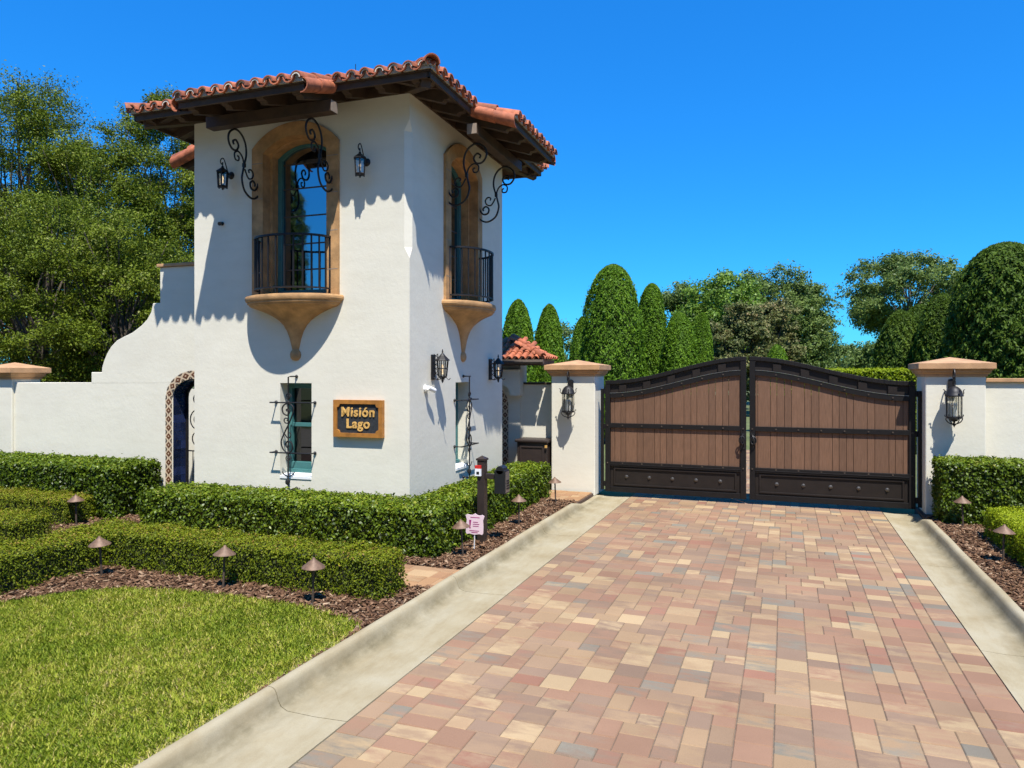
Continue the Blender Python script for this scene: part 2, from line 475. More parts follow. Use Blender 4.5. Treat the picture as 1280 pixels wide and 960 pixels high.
def kerb(name, side, y0, y1, taper_y):
    """concrete gutter pan and rolled kerb in cast lengths, running along Y"""
    if side < 0: prof = [(-2.832, -0.05), (-2.835, 0.0), (-3.10, -0.012), (-3.33, -0.010), (-3.385, 0.012), (-3.41, 0.055), (-3.425, 0.10), (-3.44, 0.127), (-3.46, 0.138), (-3.495, 0.141), (-3.52, 0.130), (-3.532, 0.09), (-3.532, -0.05)]
    else: prof = [(1.592, -0.05), (1.595, 0.0), (1.78, -0.012), (1.95, -0.010), (2.005, 0.012), (2.03, 0.055), (2.045, 0.10), (2.06, 0.127), (2.08, 0.138), (2.115, 0.141), (2.14, 0.130), (2.152, 0.09), (2.152, -0.05)]
    tints = [0, 0.0, 0.25, 0.75, 0.95, 0.55, 0.2, 0.05, 0, 0, 0.1, 0.3]
    b = MB()
    ys = [y0]
    while ys[-1] < y1 - 0.01: ys.append(min(y1, ys[-1] + 3.05))
    for a, c in zip(ys[:-1], ys[1:]):
        st = [a + 0.004] + [a + (c - a) * k / 10 for k in range(1, 10)] + [c - 0.004]
        vs, fs, tt = [], [], []
        for y in st:
            k = 1.0 if y < taper_y - 0.9 else max(0.0, min(1.0, (taper_y - y) / 0.9)); k = k * k * (3 - 2 * k)
            wob = 0.004 * math.sin(y * 2.3) + 0.003 * math.sin(y * 5.1)
            for i, (x, z) in enumerate(prof):
                zz = z if z <= 0.0 else z * k + 0.002
                vs.append((x + (wob if 2 < i < 11 else 0), y, zz))
        n = len(prof); o = len(b.v)
        b.v += vs
        for r in range(len(st) - 1):
            for i in range(n - 1):
                b.f.append([o + r * n + i, o + r * n + i + 1, o + (r + 1) * n + i + 1, o + (r + 1) * n + i]); b.m.append(0); b.t.append(tints[i])
        for r in (0, len(st) - 1):
            b.f.append([o + r * n + i for i in range(n)]); b.m.append(0); b.t.append(0.6)
    # make the grime a point attribute so that it fades instead of banding
    ob = b.build(name, M['concrete'], smooth=True)
    me = ob.data; me.attributes.remove(me.attributes['tint'])
    pt = [0.0, 0.0, 0.08, 0.55, 0.95, 0.75, 0.35, 0.12, 0.03, 0, 0.05, 0.2, 0.3]
    at = me.attributes.new('tint', 'FLOAT', 'POINT')
    xs = [p[0] for p in prof]
    vals = [pt[min(range(len(xs)), key=lambda i: abs(xs[i] - v.co.x))] for v in me.vertices]
    at.data.foreach_set('value', vals)
    return structure(ob)
kerb('kerb_left', -1, 1.2, 14.0, 13.0)
kerb('kerb_right', 1, 1.2, 14.0, 13.6)

# planting bed bases and the lawn base
BZ = 0.075
g = MB(); g.box(-22, -3.52, 0.5, 13.8, -0.05, BZ - 0.012); structure(g.build('bed_soil_left', M['soil']))
g = MB(); g.box(2.14, 14, 0.5, 14.4, -0.05, BZ - 0.012); structure(g.build('bed_soil_right', M['soil']))
LAWN = [(-3.535, 2.0), (-3.535, 5.50), (-3.68, 5.76), (-4.25, 5.95), (-4.9, 6.0), (-5.5, 5.98), (-6.1, 5.92), (-6.6, 5.80), (-7.05, 5.50), (-7.4, 5.0), (-7.7, 4.4), (-7.9, 3.6), (-8.0, 2.0)]
def in_poly(px, py, poly):
    c = np.zeros(len(px), bool); j = len(poly) - 1
    for i in range(len(poly)):
        xi, yi = poly[i]; xj, yj = poly[j]
        c ^= ((yi > py) != (yj > py)) & (px < (xj - xi) * (py - yi) / (yj - yi + 1e-12) + xi)
        j = i
    return c
g = MB(); g.prism(LAWN, [], lambda u, v, d: (u, v, d), 0.0, BZ + 0.012); structure(g.build('lawn', M['lawnsoil']))

def snoise(x, y, seed=0.0):
    return (np.sin(x * 1.7 + seed) * np.cos(y * 2.1 - seed) + 0.6 * np.sin(x * 3.9 - y * 2.7 + seed * 2) + 0.4 * np.sin(x * 7.3 + y * 6.1 + seed)) / 2.0

def grass(n):
    x = RNG.uniform(-8.0, -3.53, n); y = 2.0 + 4.0 * RNG.uniform(0, 1, n) ** 1.15
    k = in_poly(x, y, LAWN); x, y = x[k], y[k]
    # the kerb edge is worn: fewer, shorter blades there
    edge = np.clip((-3.525 - x) / 0.15, 0, 1)
    k = RNG.uniform(0, 1, len(x)) < 0.12 + 0.88 * edge ** 1.4; x, y, edge = x[k], y[k], edge[k]
    m = len(x)
    pat = snoise(x * 1.3, y * 1.3, 2.0); pat2 = snoise(x * 4, y * 4, 5.0)
    L = RNG.uniform(0.025, 0.062, m) * (0.7 + 0.3 * edge) * (1 + 0.15 * pat2)
    a = RNG.uniform(0, 2 * PI, m); lean = RNG.uniform(0.4, 1.45, m)
    dx, dy, dz = np.cos(a) * np.sin(lean), np.sin(a) * np.sin(lean), np.cos(lean)
    w = RNG.uniform(0.0018, 0.0038, m)
    base = np.stack([x, y, np.full(m, BZ + 0.010)], 1)
    side = np.stack([-np.sin(a), np.cos(a), np.zeros(m)], 1) * w[:, None]
    tip = base + np.stack([dx, dy, dz], 1) * L[:, None]
    mid = base + np.stack([dx * 0.4, dy * 0.4, dz * 0.62], 1) * L[:, None]
    V = np.stack([base - side, base + side, mid + side * 0.8, tip, mid - side * 0.8], 1).reshape(-1, 3)
    F = (np.arange(m)[:, None] * 5 + np.array([0, 1, 2, 3, 4])[None, :])
    t = np.clip(0.46 + 0.20 * pat + 0.14 * pat2 + 0.13 * snoise(x * 9, y * 9, 1.0) + 0.30 * np.clip(snoise(x * 2.6 + 3, y * 2.6, 8.0) - 0.35, 0, 1) + RNG.normal(0, 0.23, m) + 0.35 * (1 - edge), 0, 1)
    o = np_mesh('grass', V, F, t, M['grass']); o['kind'] = 'stuff'; return o
grass(230000)

def mulch(name, rects, dens, avoid=None):
    xs, ys = [], []
    for (x0, x1, y0, y1) in rects:
        n = int((x1 - x0) * (y1 - y0) * dens); xs.append(RNG.uniform(x0, x1, n)); ys.append(RNG.uniform(y0, y1, n))
    x, y = np.concatenate(xs), np.concatenate(ys)
    if avoid is not None:
        k = ~in_poly(x, y, avoid); x, y = x[k], y[k]
    n = len(x)
    L = RNG.uniform(0.025, 0.085, n); Wd = L * RNG.uniform(0.22, 0.5, n); T = RNG.uniform(0.004, 0.011, n)
    a = RNG.uniform(0, 2 * PI, n); tl = RNG.normal(0, 0.32, n); rl = RNG.normal(0, 0.4, n)
    z = BZ + RNG.uniform(-0.008, 0.034, n) + 0.012 * snoise(x * 5, y * 5)
    d = np.stack([np.cos(a) * np.cos(tl), np.sin(a) * np.cos(tl), np.sin(tl)], 1)
    s0 = np.stack([-np.sin(a), np.cos(a), np.zeros(n)], 1)
    nn = np.cross(d, s0); s = s0 * np.cos(rl)[:, None] + nn * np.sin(rl)[:, None]; nn = np.cross(d, s)
    c = np.stack([x, y, z], 1)
    sg = [(-1, -1, -1), (1, -.7, -1), (1, .8, -1), (-1, 1, -1), (-1, -1, 1), (1, -.7, 1), (1, .8, 1), (-1, 1, 1)]
    V = np.stack([c + d * (L / 2 * p)[:, None] + s * (Wd / 2 * q)[:, None] + nn * (T / 2 * r)[:, None] for p, q, r in sg], 1).reshape(-1, 3)
    fa = np.array([(4, 5, 6, 7), (3, 2, 1, 0), (0, 1, 5, 4), (1, 2, 6, 5), (2, 3, 7, 6), (3, 0, 4, 7)])
    F = (np.arange(n)[:, None, None] * 8 + fa[None]).reshape(-1, 4)
    t = np.repeat(np.clip(RNG.beta(1.6, 2.0, n), 0, 1), 6)
    o = np_mesh(name, V, F, t, M['chips']); o['kind'] = 'stuff'; return o
mulch('bark_mulch', [(-8.2, -3.54, 4.2, 6.97), (-5.2, -3.55, 7.78, 12.7), (-11.5, -8.0, 4.6, 8.8), (-8.2, -4.5, 6.85, 7.0)], 1750,
      avoid=[(p[0] - (0.03 if p[0] < -3.7 else 0.05), p[1] - 0.03) for p in LAWN])
mulch('bark_mulch', [(2.16, 3.2, 7.0, 13.3)], 1750)

ORANGE = [((0.33, 0.19, 0.095), 30), ((0.35, 0.215, 0.115), 30), ((0.28, 0.155, 0.082), 20), ((0.37, 0.25, 0.135), 15)]
def path_rects(x0, x1, y0, y1):
    R = []; y = y0
    while y < y1 - 0.02:
        h = random.choice([0.16, 0.24]); x = x0 - random.uniform(0, 0.1)
        while x < x1:
            w = random.choice([0.16, 0.24, 0.32]); R.append((x, min(x + w, x1), y, min(y + h, y1))); x += w
        y += h
    return R
pavers('footpath', path_rects(-9.2, -3.54, 6.95, 7.75), M['pathpaver'], ORANGE, z=BZ + 0.012)
pavers('footpath', path_rects(-5.4, -3.54, 12.75, 13.78), M['pathpaver'], ORANGE, z=BZ + 0.012)
g = MB(); g.box(-9.2, -3.545, 6.95, 7.75, 0.0, BZ + 0.001); g.box(-5.4, -3.545, 12.75, 13.78, 0.0, BZ + 0.001)
structure(g.build('footpath_bedding', M['joint']))

# ------------------------------------------------------------------ foliage
def leaf_quads(P, Nn, L, Wd, spread, tint, updir=None, upw=0.0):
    n = len(P)
    nn = Nn + RNG.normal(0, spread, (n, 3)); nn /= np.linalg.norm(nn, axis=1)[:, None] + 1e-9
    r = RNG.normal(0, 1, (n, 3))
    if upw: r = r * (1 - upw) + np.array(updir)[None, :] * upw * 1.5
    d = r - nn * (r * nn).sum(1)[:, None]; d /= np.linalg.norm(d, axis=1)[:, None] + 1e-9
    s = np.cross(nn, d)
    L = np.broadcast_to(L, (n,)); Wd = np.broadcast_to(Wd, (n,))
    l = (d * (L / 2)[:, None]); w = (s * (Wd / 2)[:, None]); fold = nn * (Wd * 0.22)[:, None]
    V = np.stack([P - l, P + w + fold - l * 0.1, P + l, P - w + fold - l * 0.1], 1).reshape(-1, 3)
    F = np.arange(n)[:, None] * 4 + np.arange(4)[None, :]
    return V, F, tint

def hedge(name, boxes, label, cat, leafmat, L, dens, base=(0, 0), rz=0.0, rad=0.10, rough=0.042, group=None, tshift=0.0):
    """boxes: (x0,x1,y0,y1,z0,z1) that together make one hedge; leaves fill a rounded shell of it round a twiggy core"""
    root = empty(name, (base[0], base[1], 0), rz); tag(root, label, cat, group)
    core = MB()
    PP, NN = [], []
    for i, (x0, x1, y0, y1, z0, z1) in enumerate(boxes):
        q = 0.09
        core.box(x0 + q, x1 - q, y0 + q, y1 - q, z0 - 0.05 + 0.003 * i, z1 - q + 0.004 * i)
        dx, dy, dz = x1 - x0, y1 - y0, z1 - z0
        areas = np.array([dx * dy * 1.25, dx * dz, dx * dz, dy * dz, dy * dz])
        n = int(areas.sum() * dens)
        fid = RNG.choice(5, n, p=areas / areas.sum())
        u, v = RNG.uniform(0, 1, n), RNG.uniform(0, 1, n)
        P = np.zeros((n, 3))
        P[:, 0] = x0 + dx * u; P[:, 1] = y0 + dy * v; P[:, 2] = z1
        k = fid == 1; P[k, 1] = y0; P[k, 2] = z0 + dz * v[k]
        k = fid == 2; P[k, 1] = y1; P[k, 2] = z0 + dz * v[k]
        k = fid == 3; P[k, 0] = x0; P[k, 2] = z0 + dz * u[k]
        k = fid == 4; P[k, 0] = x1; P[k, 2] = z0 + dz * u[k]
        lo = np.array([x0 + rad, y0 + rad, z0]); hi = np.array([x1 - rad, y1 - rad, z1 - rad])
        Q = np.clip(P, lo, hi); nv = P - Q; nl = np.linalg.norm(nv, axis=1)[:, None]; nv = nv / (nl + 1e-9)
        und = rough * (snoise(P[:, 0] * 4 + P[:, 2] * 3, P[:, 1] * 4 + P[:, 2] * 2.3, i * 1.3) + 0.5 * snoise(P[:, 0] * 11, P[:, 1] * 11 + P[:, 2] * 12, i))
        dep = np.abs(RNG.normal(0, 0.06, n)) * -1 + RNG.exponential(0.010, n)
        P = Q + nv * (rad + und + dep)[:, None]
        keep = np.ones(n, bool)
        for j, b in enumerate(boxes):
            if j != i:
                keep &= ~((P[:, 0] > b[0] + 0.07) & (P[:, 0] < b[1] - 0.07) & (P[:, 1] > b[2] + 0.07) & (P[:, 1] < b[3] - 0.07) & (P[:, 2] < b[5] - 0.07))
        PP.append(P[keep]); NN.append(nv[keep])
    P, Nn = np.concatenate(PP), np.concatenate(NN)
    n = len(P)
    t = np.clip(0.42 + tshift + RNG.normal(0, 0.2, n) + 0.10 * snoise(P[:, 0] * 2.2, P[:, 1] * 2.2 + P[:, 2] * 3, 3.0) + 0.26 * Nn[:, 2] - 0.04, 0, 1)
    ln = L * RNG.uniform(0.65, 1.3, n)
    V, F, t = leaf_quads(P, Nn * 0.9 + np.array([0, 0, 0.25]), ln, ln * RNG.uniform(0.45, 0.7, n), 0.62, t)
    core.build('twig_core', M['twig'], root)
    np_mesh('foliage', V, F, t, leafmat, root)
    return root

hedge('clipped_hedge', [(-3.95, 0.88, -0.98, -0.12, BZ, 0.70), (0.13, 0.88, -0.5, 4.15, BZ, 0.70)],
      'glossy green L-shaped clipped hedge wrapping the front and side of the white tower', 'hedge', M['hedge'], 0.046, 3900, (CW.x, CW.y), DEL)
hedge('low_hedge', [(-8.25, -3.82, 6.36, 6.92, BZ, 0.53), (-8.25, -7.64, 4.5, 6.6, BZ, 0.51)],
      'low clipped hedge behind the lawn and its three bronze path lights', 'hedge', M['box'], 0.026, 7000, tshift=0.02)
hedge('low_hedge', [(-14.0, -10.25, 7.85, 8.4, BZ, 0.50)],
      'short low hedge at the left edge, right in front of the tall dark hedge', 'hedge', M['box'], 0.026, 6000, tshift=0.12)
hedge('low_hedge', [(-14.0, -9.45, 6.45, 7.1, BZ, 0.49)],
      'low hedge at the left edge, between the lawn hedge and the short low hedge', 'hedge', M['box'], 0.026, 6000, tshift=0.05)
hedge('clipped_hedge', [(-12.5, -5.02, -0.5, 0.55, BZ, 0.93)],
      'tall dark clipped hedge along the curved white garden wall', 'hedge', M['hedge'], 0.05, 3600, (CW.x, CW.y), DEL, tshift=-0.1)
hedge('clipped_hedge', [(2.27, 5.6, 12.78, 13.55, BZ, 1.06)],
      'tall glossy hedge in front of the right gate pillar', 'hedge', M['hedge'], 0.045, 4600, tshift=-0.03)
hedge('low_hedge', [(2.66, 3.6, 8.4, 12.05, BZ, 0.52)],
      'low lime green hedge along the bed right of the drive', 'hedge', M['lime'], 0.026, 7000, tshift=0.05)
hedge('tall_hedge', [(0.2, 4.6, 25.0, 26.2, 0.0, 2.55)],
      'bright green clipped hedge seen over the right gate leaf', 'hedge', M['lime'], 0.08, 1500, tshift=-0.12)

def limb(b, p0, p1, r0, r1, wig=0.15):
    p0, p1 = Vector(p0), Vector(p1); L = (p1 - p0).length
    pts = []
    for i in range(6):
        t = i / 5
        q = p0.lerp(p1, t) + Vector((random.gauss(0, 1), random.gauss(0, 1), random.gauss(0, .6))) * wig * L * 0.18 * math.sin(PI * t)
        q.z += L * 0.10 * math.sin(PI * t * 0.8)
        pts.append(q)
    b.tube(pts, [r0 + (r1 - r0) * i / 5 for i in range(6)], 6)

def broad_tree(name, loc, top, hw, zlo, label, m, nclump=60, per=420, leaf=0.10, clump=0.62, airy=0.0, group=None, trunk=0.22, depth=1.0):
    """trunk, limbs and a crown of leafy clumps with gaps between"""
    root = empty(name, (loc[0], loc[1], 0)); tag(root, label, 'tree', group)
    cz = (top + zlo) / 2; rz = (top - zlo) / 2
    th = RNG.uniform(0, 2 * PI, nclump); cp = RNG.uniform(-0.95, 1.0, nclump)
    rr = RNG.uniform(0.35 if not airy else 0.5, 1.0, nclump) ** 0.6
    sp = np.sqrt(1 - cp ** 2)
    C = np.stack([hw * rr * sp * np.cos(th), hw * depth * rr * sp * np.sin(th), cz + rz * rr * cp], 1)
    cr = clump * RNG.uniform(0.55, 1.25, nclump)
    C[:, 2] = np.minimum(C[:, 2], top - cr * 0.5)
    pts, nor, tn = [], [], []
    for i in range(nclump):
        n = int(per * (cr[i] / clump) ** 2)
        # each clump is a handful of leafy twigs radiating out of its centre
        nt_ = 12
        dirs = RNG.normal(0, 1, (nt_, 3)); dirs[:, 2] = dirs[:, 2] * 0.8 + 0.25; dirs /= np.linalg.norm(dirs, axis=1)[:, None]
        tl = RNG.uniform(0.5, 1.15, nt_)
        w = RNG.integers(0, nt_, n); s = RNG.uniform(0.15, 1, n) ** 0.7
        q = dirs[w] * (tl[w] * s)[:, None] + RNG.normal(0, 0.17, (n, 3))
        q *= np.array([1.1, 1.1, 0.85])
        pts.append(C[i] + q * cr[i]); nor.append(q + np.array([0, 0, 0.5])); tn.append(np.full(n, RNG.normal(0, 0.09)))
    P = np.concatenate(pts); Nn = np.concatenate(nor); Nn /= np.linalg.norm(Nn, axis=1)[:, None] + 1e-9
    t = np.clip(0.5 + np.concatenate(tn) + RNG.normal(0, 0.2, len(P)), 0, 1)
    ln = leaf * RNG.uniform(0.6, 1.3, len(P))
    V, F, t = leaf_quads(P, Nn, ln, ln * 0.5, 0.75, t)
    np_mesh('crown', V, F, t, m, root)
    b = MB()
    fork = max(1.2, zlo * 0.9)
    b.tube([(0, 0, -0.1), (0.05, 0, fork * 0.5), (0, 0.05, fork), (0.03, 0, max(fork + 0.3, cz - rz * 0.35)), (0, 0, max(fork + 0.6, cz - rz * 0.1))], [trunk * 1.3, trunk, trunk * 0.85, trunk * 0.55, trunk * 0.2], 8)
    for i in range(0, nclump, 2):
        z0 = fork + (C[i, 2] - fork) * random.uniform(0.1, 0.5)
        limb(b, (0.02, 0.02, min(z0, cz - rz * 0.15)), C[i], trunk * 0.20, 0.008)
    b.build('trunk', M['bark'], root, smooth=True)
    return root

def column_tree(name, loc, top, hw, label, m, n=26000, leaf=0.11, taper=0.5, lump=0.06, zlo=0.15, group=None, seed=0.0, blunt=2.2, rough=0.05):
    """dense bullet-shaped evergreen: fine upright sprays over a twiggy core"""
    root = empty(name, (loc[0], loc[1], 0)); tag(root, label, 'tree', group)
    def rad(u):                                          # u 0 bottom .. 1 top
        return hw * (np.clip(1 - np.clip((u - 0.38) / 0.62, 0, 1) ** blunt, 0, 1) ** 0.5) * (0.80 + 0.20 * np.clip(u / 0.3, 0, 1)) * (1 - taper * 0.18 * u)
    u = RNG.uniform(0, 1, n) ** 0.92; a = RNG.uniform(0, 2 * PI, n)
    H = top - zlo
    lump_f = 1 + lump * (snoise(a * 2.0, u * H * 1.6, seed) + 0.8 * np.sin(a * 3 + seed) * np.sin(u * 5 + seed)) + rough * snoise(a * 9, u * H * 6, seed + 2)
    R = rad(u) * lump_f * (1 - np.abs(RNG.normal(0, 0.055, n)) + RNG.exponential(0.016, n) + np.where(RNG.uniform(0, 1, n) < 0.02, RNG.uniform(0, 0.14, n), 0))
    P = np.stack([R * np.cos(a), R * np.sin(a), zlo + u * H], 1)
    Nn = np.stack([np.cos(a), np.sin(a), 0.35 + 0.9 * np.clip((u - 0.75) / 0.25, 0, 1)], 1)
    Nn /= np.linalg.norm(Nn, axis=1)[:, None]
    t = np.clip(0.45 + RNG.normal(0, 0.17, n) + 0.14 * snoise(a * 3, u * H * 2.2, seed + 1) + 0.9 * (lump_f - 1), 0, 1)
    ln = leaf * RNG.uniform(0.6, 1.4, n)
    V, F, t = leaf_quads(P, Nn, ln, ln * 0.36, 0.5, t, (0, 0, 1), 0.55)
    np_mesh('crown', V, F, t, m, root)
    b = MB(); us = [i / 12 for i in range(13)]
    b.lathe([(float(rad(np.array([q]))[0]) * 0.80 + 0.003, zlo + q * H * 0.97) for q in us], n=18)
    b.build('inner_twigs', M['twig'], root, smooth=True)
    b = MB(); b.tube([(0, 0, -0.1), (0.01, 0, 0.4), (0, 0, top * 0.9)], [0.12, 0.1, 0.02], 8); b.build('trunk', M['bark'], root)
    return root

# oaks left of the tower, behind the garden wall
lo = 'live oaks behind the garden wall'
broad_tree('oak_tree', (-25.0, 17.3), 13.4, 3.1, 3.0, 'tallest oak at the top left corner, its ragged top against the sky', M['oak'], 170, 760, 0.085, 0.78, group=lo)
broad_tree('oak_tree', (-20.4, 16.6), 10.2, 2.0, 1.6, 'oak halfway between the left picture edge and the tower roof', M['oak'], 140, 760, 0.08, 0.64, group=lo)
broad_tree('oak_tree', (-20.8, 19.2), 12.2, 2.3, 1.8, 'airy oak with sky gaps just left of the tower roof corner', M['oak'], 125, 700, 0.085, 0.64, airy=1, group=lo)
broad_tree('oak_tree', (-18.6, 13.6), 7.4, 2.4, 0.8, 'broad low oak filling the view above the far left pillar', M['oak'], 160, 760, 0.07, 0.6, group=lo)
broad_tree('oak_tree', (-20.5, 20.3), 11.2, 2.2, 1.0, 'oak partly hidden by the left edge of the white tower', M['oak'], 130, 700, 0.085, 0.66, group=lo)
broad_tree('oak_tree', (-25.5, 15.5), 11.2, 2.9, 1.0, 'oak cut off by the left edge of the picture', M['oak'], 140, 720, 0.085, 0.76, group=lo)
broad_tree('oak_tree', (-16.1, 13.9), 6.5, 1.9, 0.8, 'bushy oak right behind the curved top of the garden wall', M['oak'], 140, 760, 0.07, 0.54, group=lo)
column_tree('columnar_evergreen', (-29.3, -20.0), 17.0, 2.3, 'dark evergreen across the street, reflected in the upper front window', M['juniper'], 26000, 0.34, seed=4.0, lump=0.12, blunt=3.0, rough=0.12)

# columnar evergreens behind the gate, left half
ce = 'columnar evergreens behind the left gate leaf'
cyp = [((-8.3, 22.5), 4.88, 0.60, 'columnar evergreen touching the right edge of the tower', 0.3, 2.6),
       ((-7.5, 23.4), 4.78, 0.57, 'columnar evergreen behind the left gate pillar', 1.1, 2.2),
       ((-7.85, 29.1), 4.8, 0.66, 'small evergreen just left of the biggest columnar one', 2.2, 1.7),
       ((-5.8, 25.6), 6.36, 1.16, 'biggest and tallest columnar evergreen left of the gate centre', 3.7, 2.8),
       ((-5.0, 29.1), 6.05, 0.60, 'slim flat-topped evergreen right of the biggest one', 4.4, 4.5),
       ((-3.7, 27.5), 4.7, 0.74, 'rounded evergreen above the middle of the left gate leaf', 5.9, 2.4),
       ((-3.2, 30.8), 4.95, 0.46, 'slim evergreen tucked behind the rounded one on its right', 6.6, 2.6)]
for (p, top, hw, lab, sd, bl) in cyp:
    column_tree('columnar_evergreen', p, top, hw, lab, M['cypress'], int(20000 + 18000 * hw), 0.105, group=ce, seed=sd, lump=0.075, blunt=bl, rough=0.07)
jn = 'dark junipers behind the right gate pillar'
for (p, top, hw, lab, sd, bl) in [((3.75, 28.1), 4.6, 0.85, 'leftmost and lowest dark juniper behind the right gate pillar', 1.7, 2.2),
                              ((4.55, 29.5), 4.9, 0.9, 'middle dark juniper with a soft tip behind the right pillar cap', 2.9, 2.2),
                              ((4.85, 27.2), 5.05, 0.85, 'dark juniper beside the big round-topped one', 4.1, 2.4),
                              ((5.98, 24.6), 6.2, 1.42, 'big round-topped juniper towering over the right boundary wall', 5.3, 4.0)]:
    column_tree('juniper_tree', p, top, hw, lab, M['juniper'], int(24000 + 26000 * hw), 0.12, group=jn, seed=sd, lump=0.10, blunt=bl, rough=0.09)
# far trees
fo = 'far oaks behind the gate'
for (p, top, hw, lab, mm) in [((-7.7, 56.0), 9.5, 2.9, 'far oak showing between the columnar evergreens', 'oakfar'),
                          ((-4.0, 52.0), 9.4, 2.8, 'bright green far oak behind the left gate leaf', 'oakbright'),
                          ((-0.9, 61.6), 11.2, 4.2, 'tallest far oak behind the centre of the gate', 'oakfar'),
                          ((1.4, 60.4), 8.7, 2.0, 'right shoulder of the far oaks over the gate', 'oakfar'),
                          ]:
    broad_tree('far_oak', p, top, hw, 1.2, lab, M[mm], 130, 330, 0.22, 0.95, group=fo)
for (p, top, hw, lab) in [((-2.55, 43.9), 6.5, 1.75, 'grey green magnolia over the left gate leaf'), ((-0.75, 46.8), 7.2, 1.85, 'grey green magnolia above the meeting of the gate leaves')]:
    broad_tree('magnolia_tree', p, top, hw, 0.8, lab, M['magnolia'], 110, 330, 0.18, 0.58, group='magnolias behind the gate')
broad_tree('far_oak', (6.1, 42.9), 9.0, 2.9, 4.0, 'open branching oak with sky showing through, left of the big juniper', M['oakfar'], 120, 420, 0.15, 0.68, airy=1)
broad_tree('far_oak', (13.6, 53.2), 10.0, 2.8, 1.5, 'oak top showing behind the big juniper at the right edge', M['oakfar'], 80, 260, 0.2, 0.85)
for (p, top, hw, lab) in [((5.5, 87.6), 6.0, 2.5, 'distant pale tree between the gate and the junipers'), ((8.6, 83.3), 5.6, 2.8, 'distant low tree beside the dark junipers'), ((3.0, 97.6), 4.7, 2.4, 'farthest low tree above the right gate leaf')]:
    broad_tree('distant_tree', p, top, hw, 0.3, lab, M['oakfar'], 80, 300, 0.3, 0.95)
column_tree('round_shrub', (-0.3, 32.0), 3.62, 0.62, 'small round shrub peeping over the top of the gate', M['cypress'], 14000, 0.1, seed=2.0)
broad_tree('distant_tree', (-13.0, 44.0), 5.6, 2.0, 0.5, 'pale distant tree glimpsed beside the evergreens left of the gate', M['oakfar'], 60, 260, 0.18, 0.7)

# unseen woods added behind and right of the viewpoint to block low blue skylight
def woods(name, strips, n):
    P = []
    for (x0, y0, x1, y1, h) in strips:
        m = int(n * math.hypot(x1 - x0, y1 - y0) / 60)
        t = RNG.uniform(0, 1, m); d = RNG.normal(0, 1.6, m)
        L = math.hypot(x1 - x0, y1 - y0); nx, ny = -(y1 - y0) / L, (x1 - x0) / L
        hh = h * (0.72 + 0.16 * np.sin(t * L * 0.9 + x0) + 0.12 * np.sin(t * L * 2.3 + 1))
        P.append(np.stack([x0 + (x1 - x0) * t + nx * d, y0 + (y1 - y0) * t + ny * d, hh * RNG.uniform(0.02, 1, m) ** 0.8], 1))
    P = np.concatenate(P); m = len(P)
    nn = RNG.normal(0, 1, (m, 3)); nn /= np.linalg.norm(nn, axis=1)[:, None]
    V, F, t = leaf_quads(P, nn, RNG.uniform(0.5, 1.1, m), RNG.uniform(0.3, 0.6, m), 0.5, np.clip(RNG.normal(0.5, 0.2, m), 0, 1))
    o = np_mesh(name, V, F, t, M['oak']); o['kind'] = 'stuff'; return o
woods('sky_blocking_woods', [(-20, -20, 24, -22, 22), (26, -22, 28, 30, 8), (-95, -8, -38, -24, 20)], 22000)
g = MB(); g.box(-200, 200, -9.5, 0.4, -0.3, -0.045); structure(g.build('street', M['bounce_street']))  # unseen street strip, added pale and warm to bounce sunlight onto the walls

# ------------------------------------------------------------------ the white tower
tower = empty('gatehouse_tower', CW, DEL)
tag(tower, 'white stucco two storey tower with tiled hip roof and two corbelled balconies', 'tower')
WT = 6.56                                       # wall top
CH, CZ0, CZ1, LT = 0.085, 4.05, 6.02, 0.16       # corner chamfer and its lamb's tongue ends
SUR = dict(hw=0.765, z0=3.56, zs=5.85, rise=0.34)   # stone surround outside
OPN = dict(hw=0.565, z0=3.58, zs=5.76, rise=0.225)  # opening inside it
b = MB()
for fn in ('front', 'right', 'left', 'back'):
    tf = FACE[fn]; b.tf = tf
    l, r = -HW, HW
    right_edge = [(r, 0), (r, CZ0), (r - CH, CZ0 + LT), (r - CH, CZ1 - LT), (r, CZ1), (r, WT)] if fn == 'front' else [(r, 0), (r, WT)]
    left_edge = [(l, WT), (l, CZ1), (l + CH, CZ1 - LT), (l + CH, CZ0 + LT), (l, CZ0), (l, 0)] if fn == 'right' else [(l, WT), (l, 0)]
    holes = []
    if fn in ('front', 'right'):
        holes.append(arch_outline(SUR['hw'] - 0.08, SUR['z0'] + 0.0, SUR['zs'] - 0.05, SUR['rise'] - 0.03))
        c = 0.0 if fn == 'front' else -0.02
        holes.append([(c - 0.28, 0.86), (c + 0.28, 0.86), (c + 0.28, 2.27), (c - 0.28, 2.27)])
    P = lambda u, v, d: (u, d, v)
    b.prism(right_edge + left_edge, holes, P, 0.0, -0.3, back=False, sides=False)
    for h in holes:
        k = len(h)
        for i in range(k):
            (u0, v0), (u1, v1) = h[i], h[(i + 1) % k]
            b.add([(u0, 0, v0), (u1, 0, v1), (u1, -0.35, v1), (u0, -0.35, v0)], [(0, 1, 2, 3)])
b.tf = None
A_ = lambda z: (-CH, 0, z); B_ = lambda z: (0, CH, z)
b.add([A_(CZ0 + LT), B_(CZ0 + LT), B_(CZ1 - LT), A_(CZ1 - LT), (0, 0, CZ0), (0, 0, CZ1)], [(0, 1, 2, 3), (4, 1, 0), (3, 2, 5)])
b.add([(-W, 0, WT), (0, 0, WT), (0, W, WT), (-W, W, WT)], [(0, 1, 2, 3)])
b.build('wall', M['stucco'], tower, recalc=False)

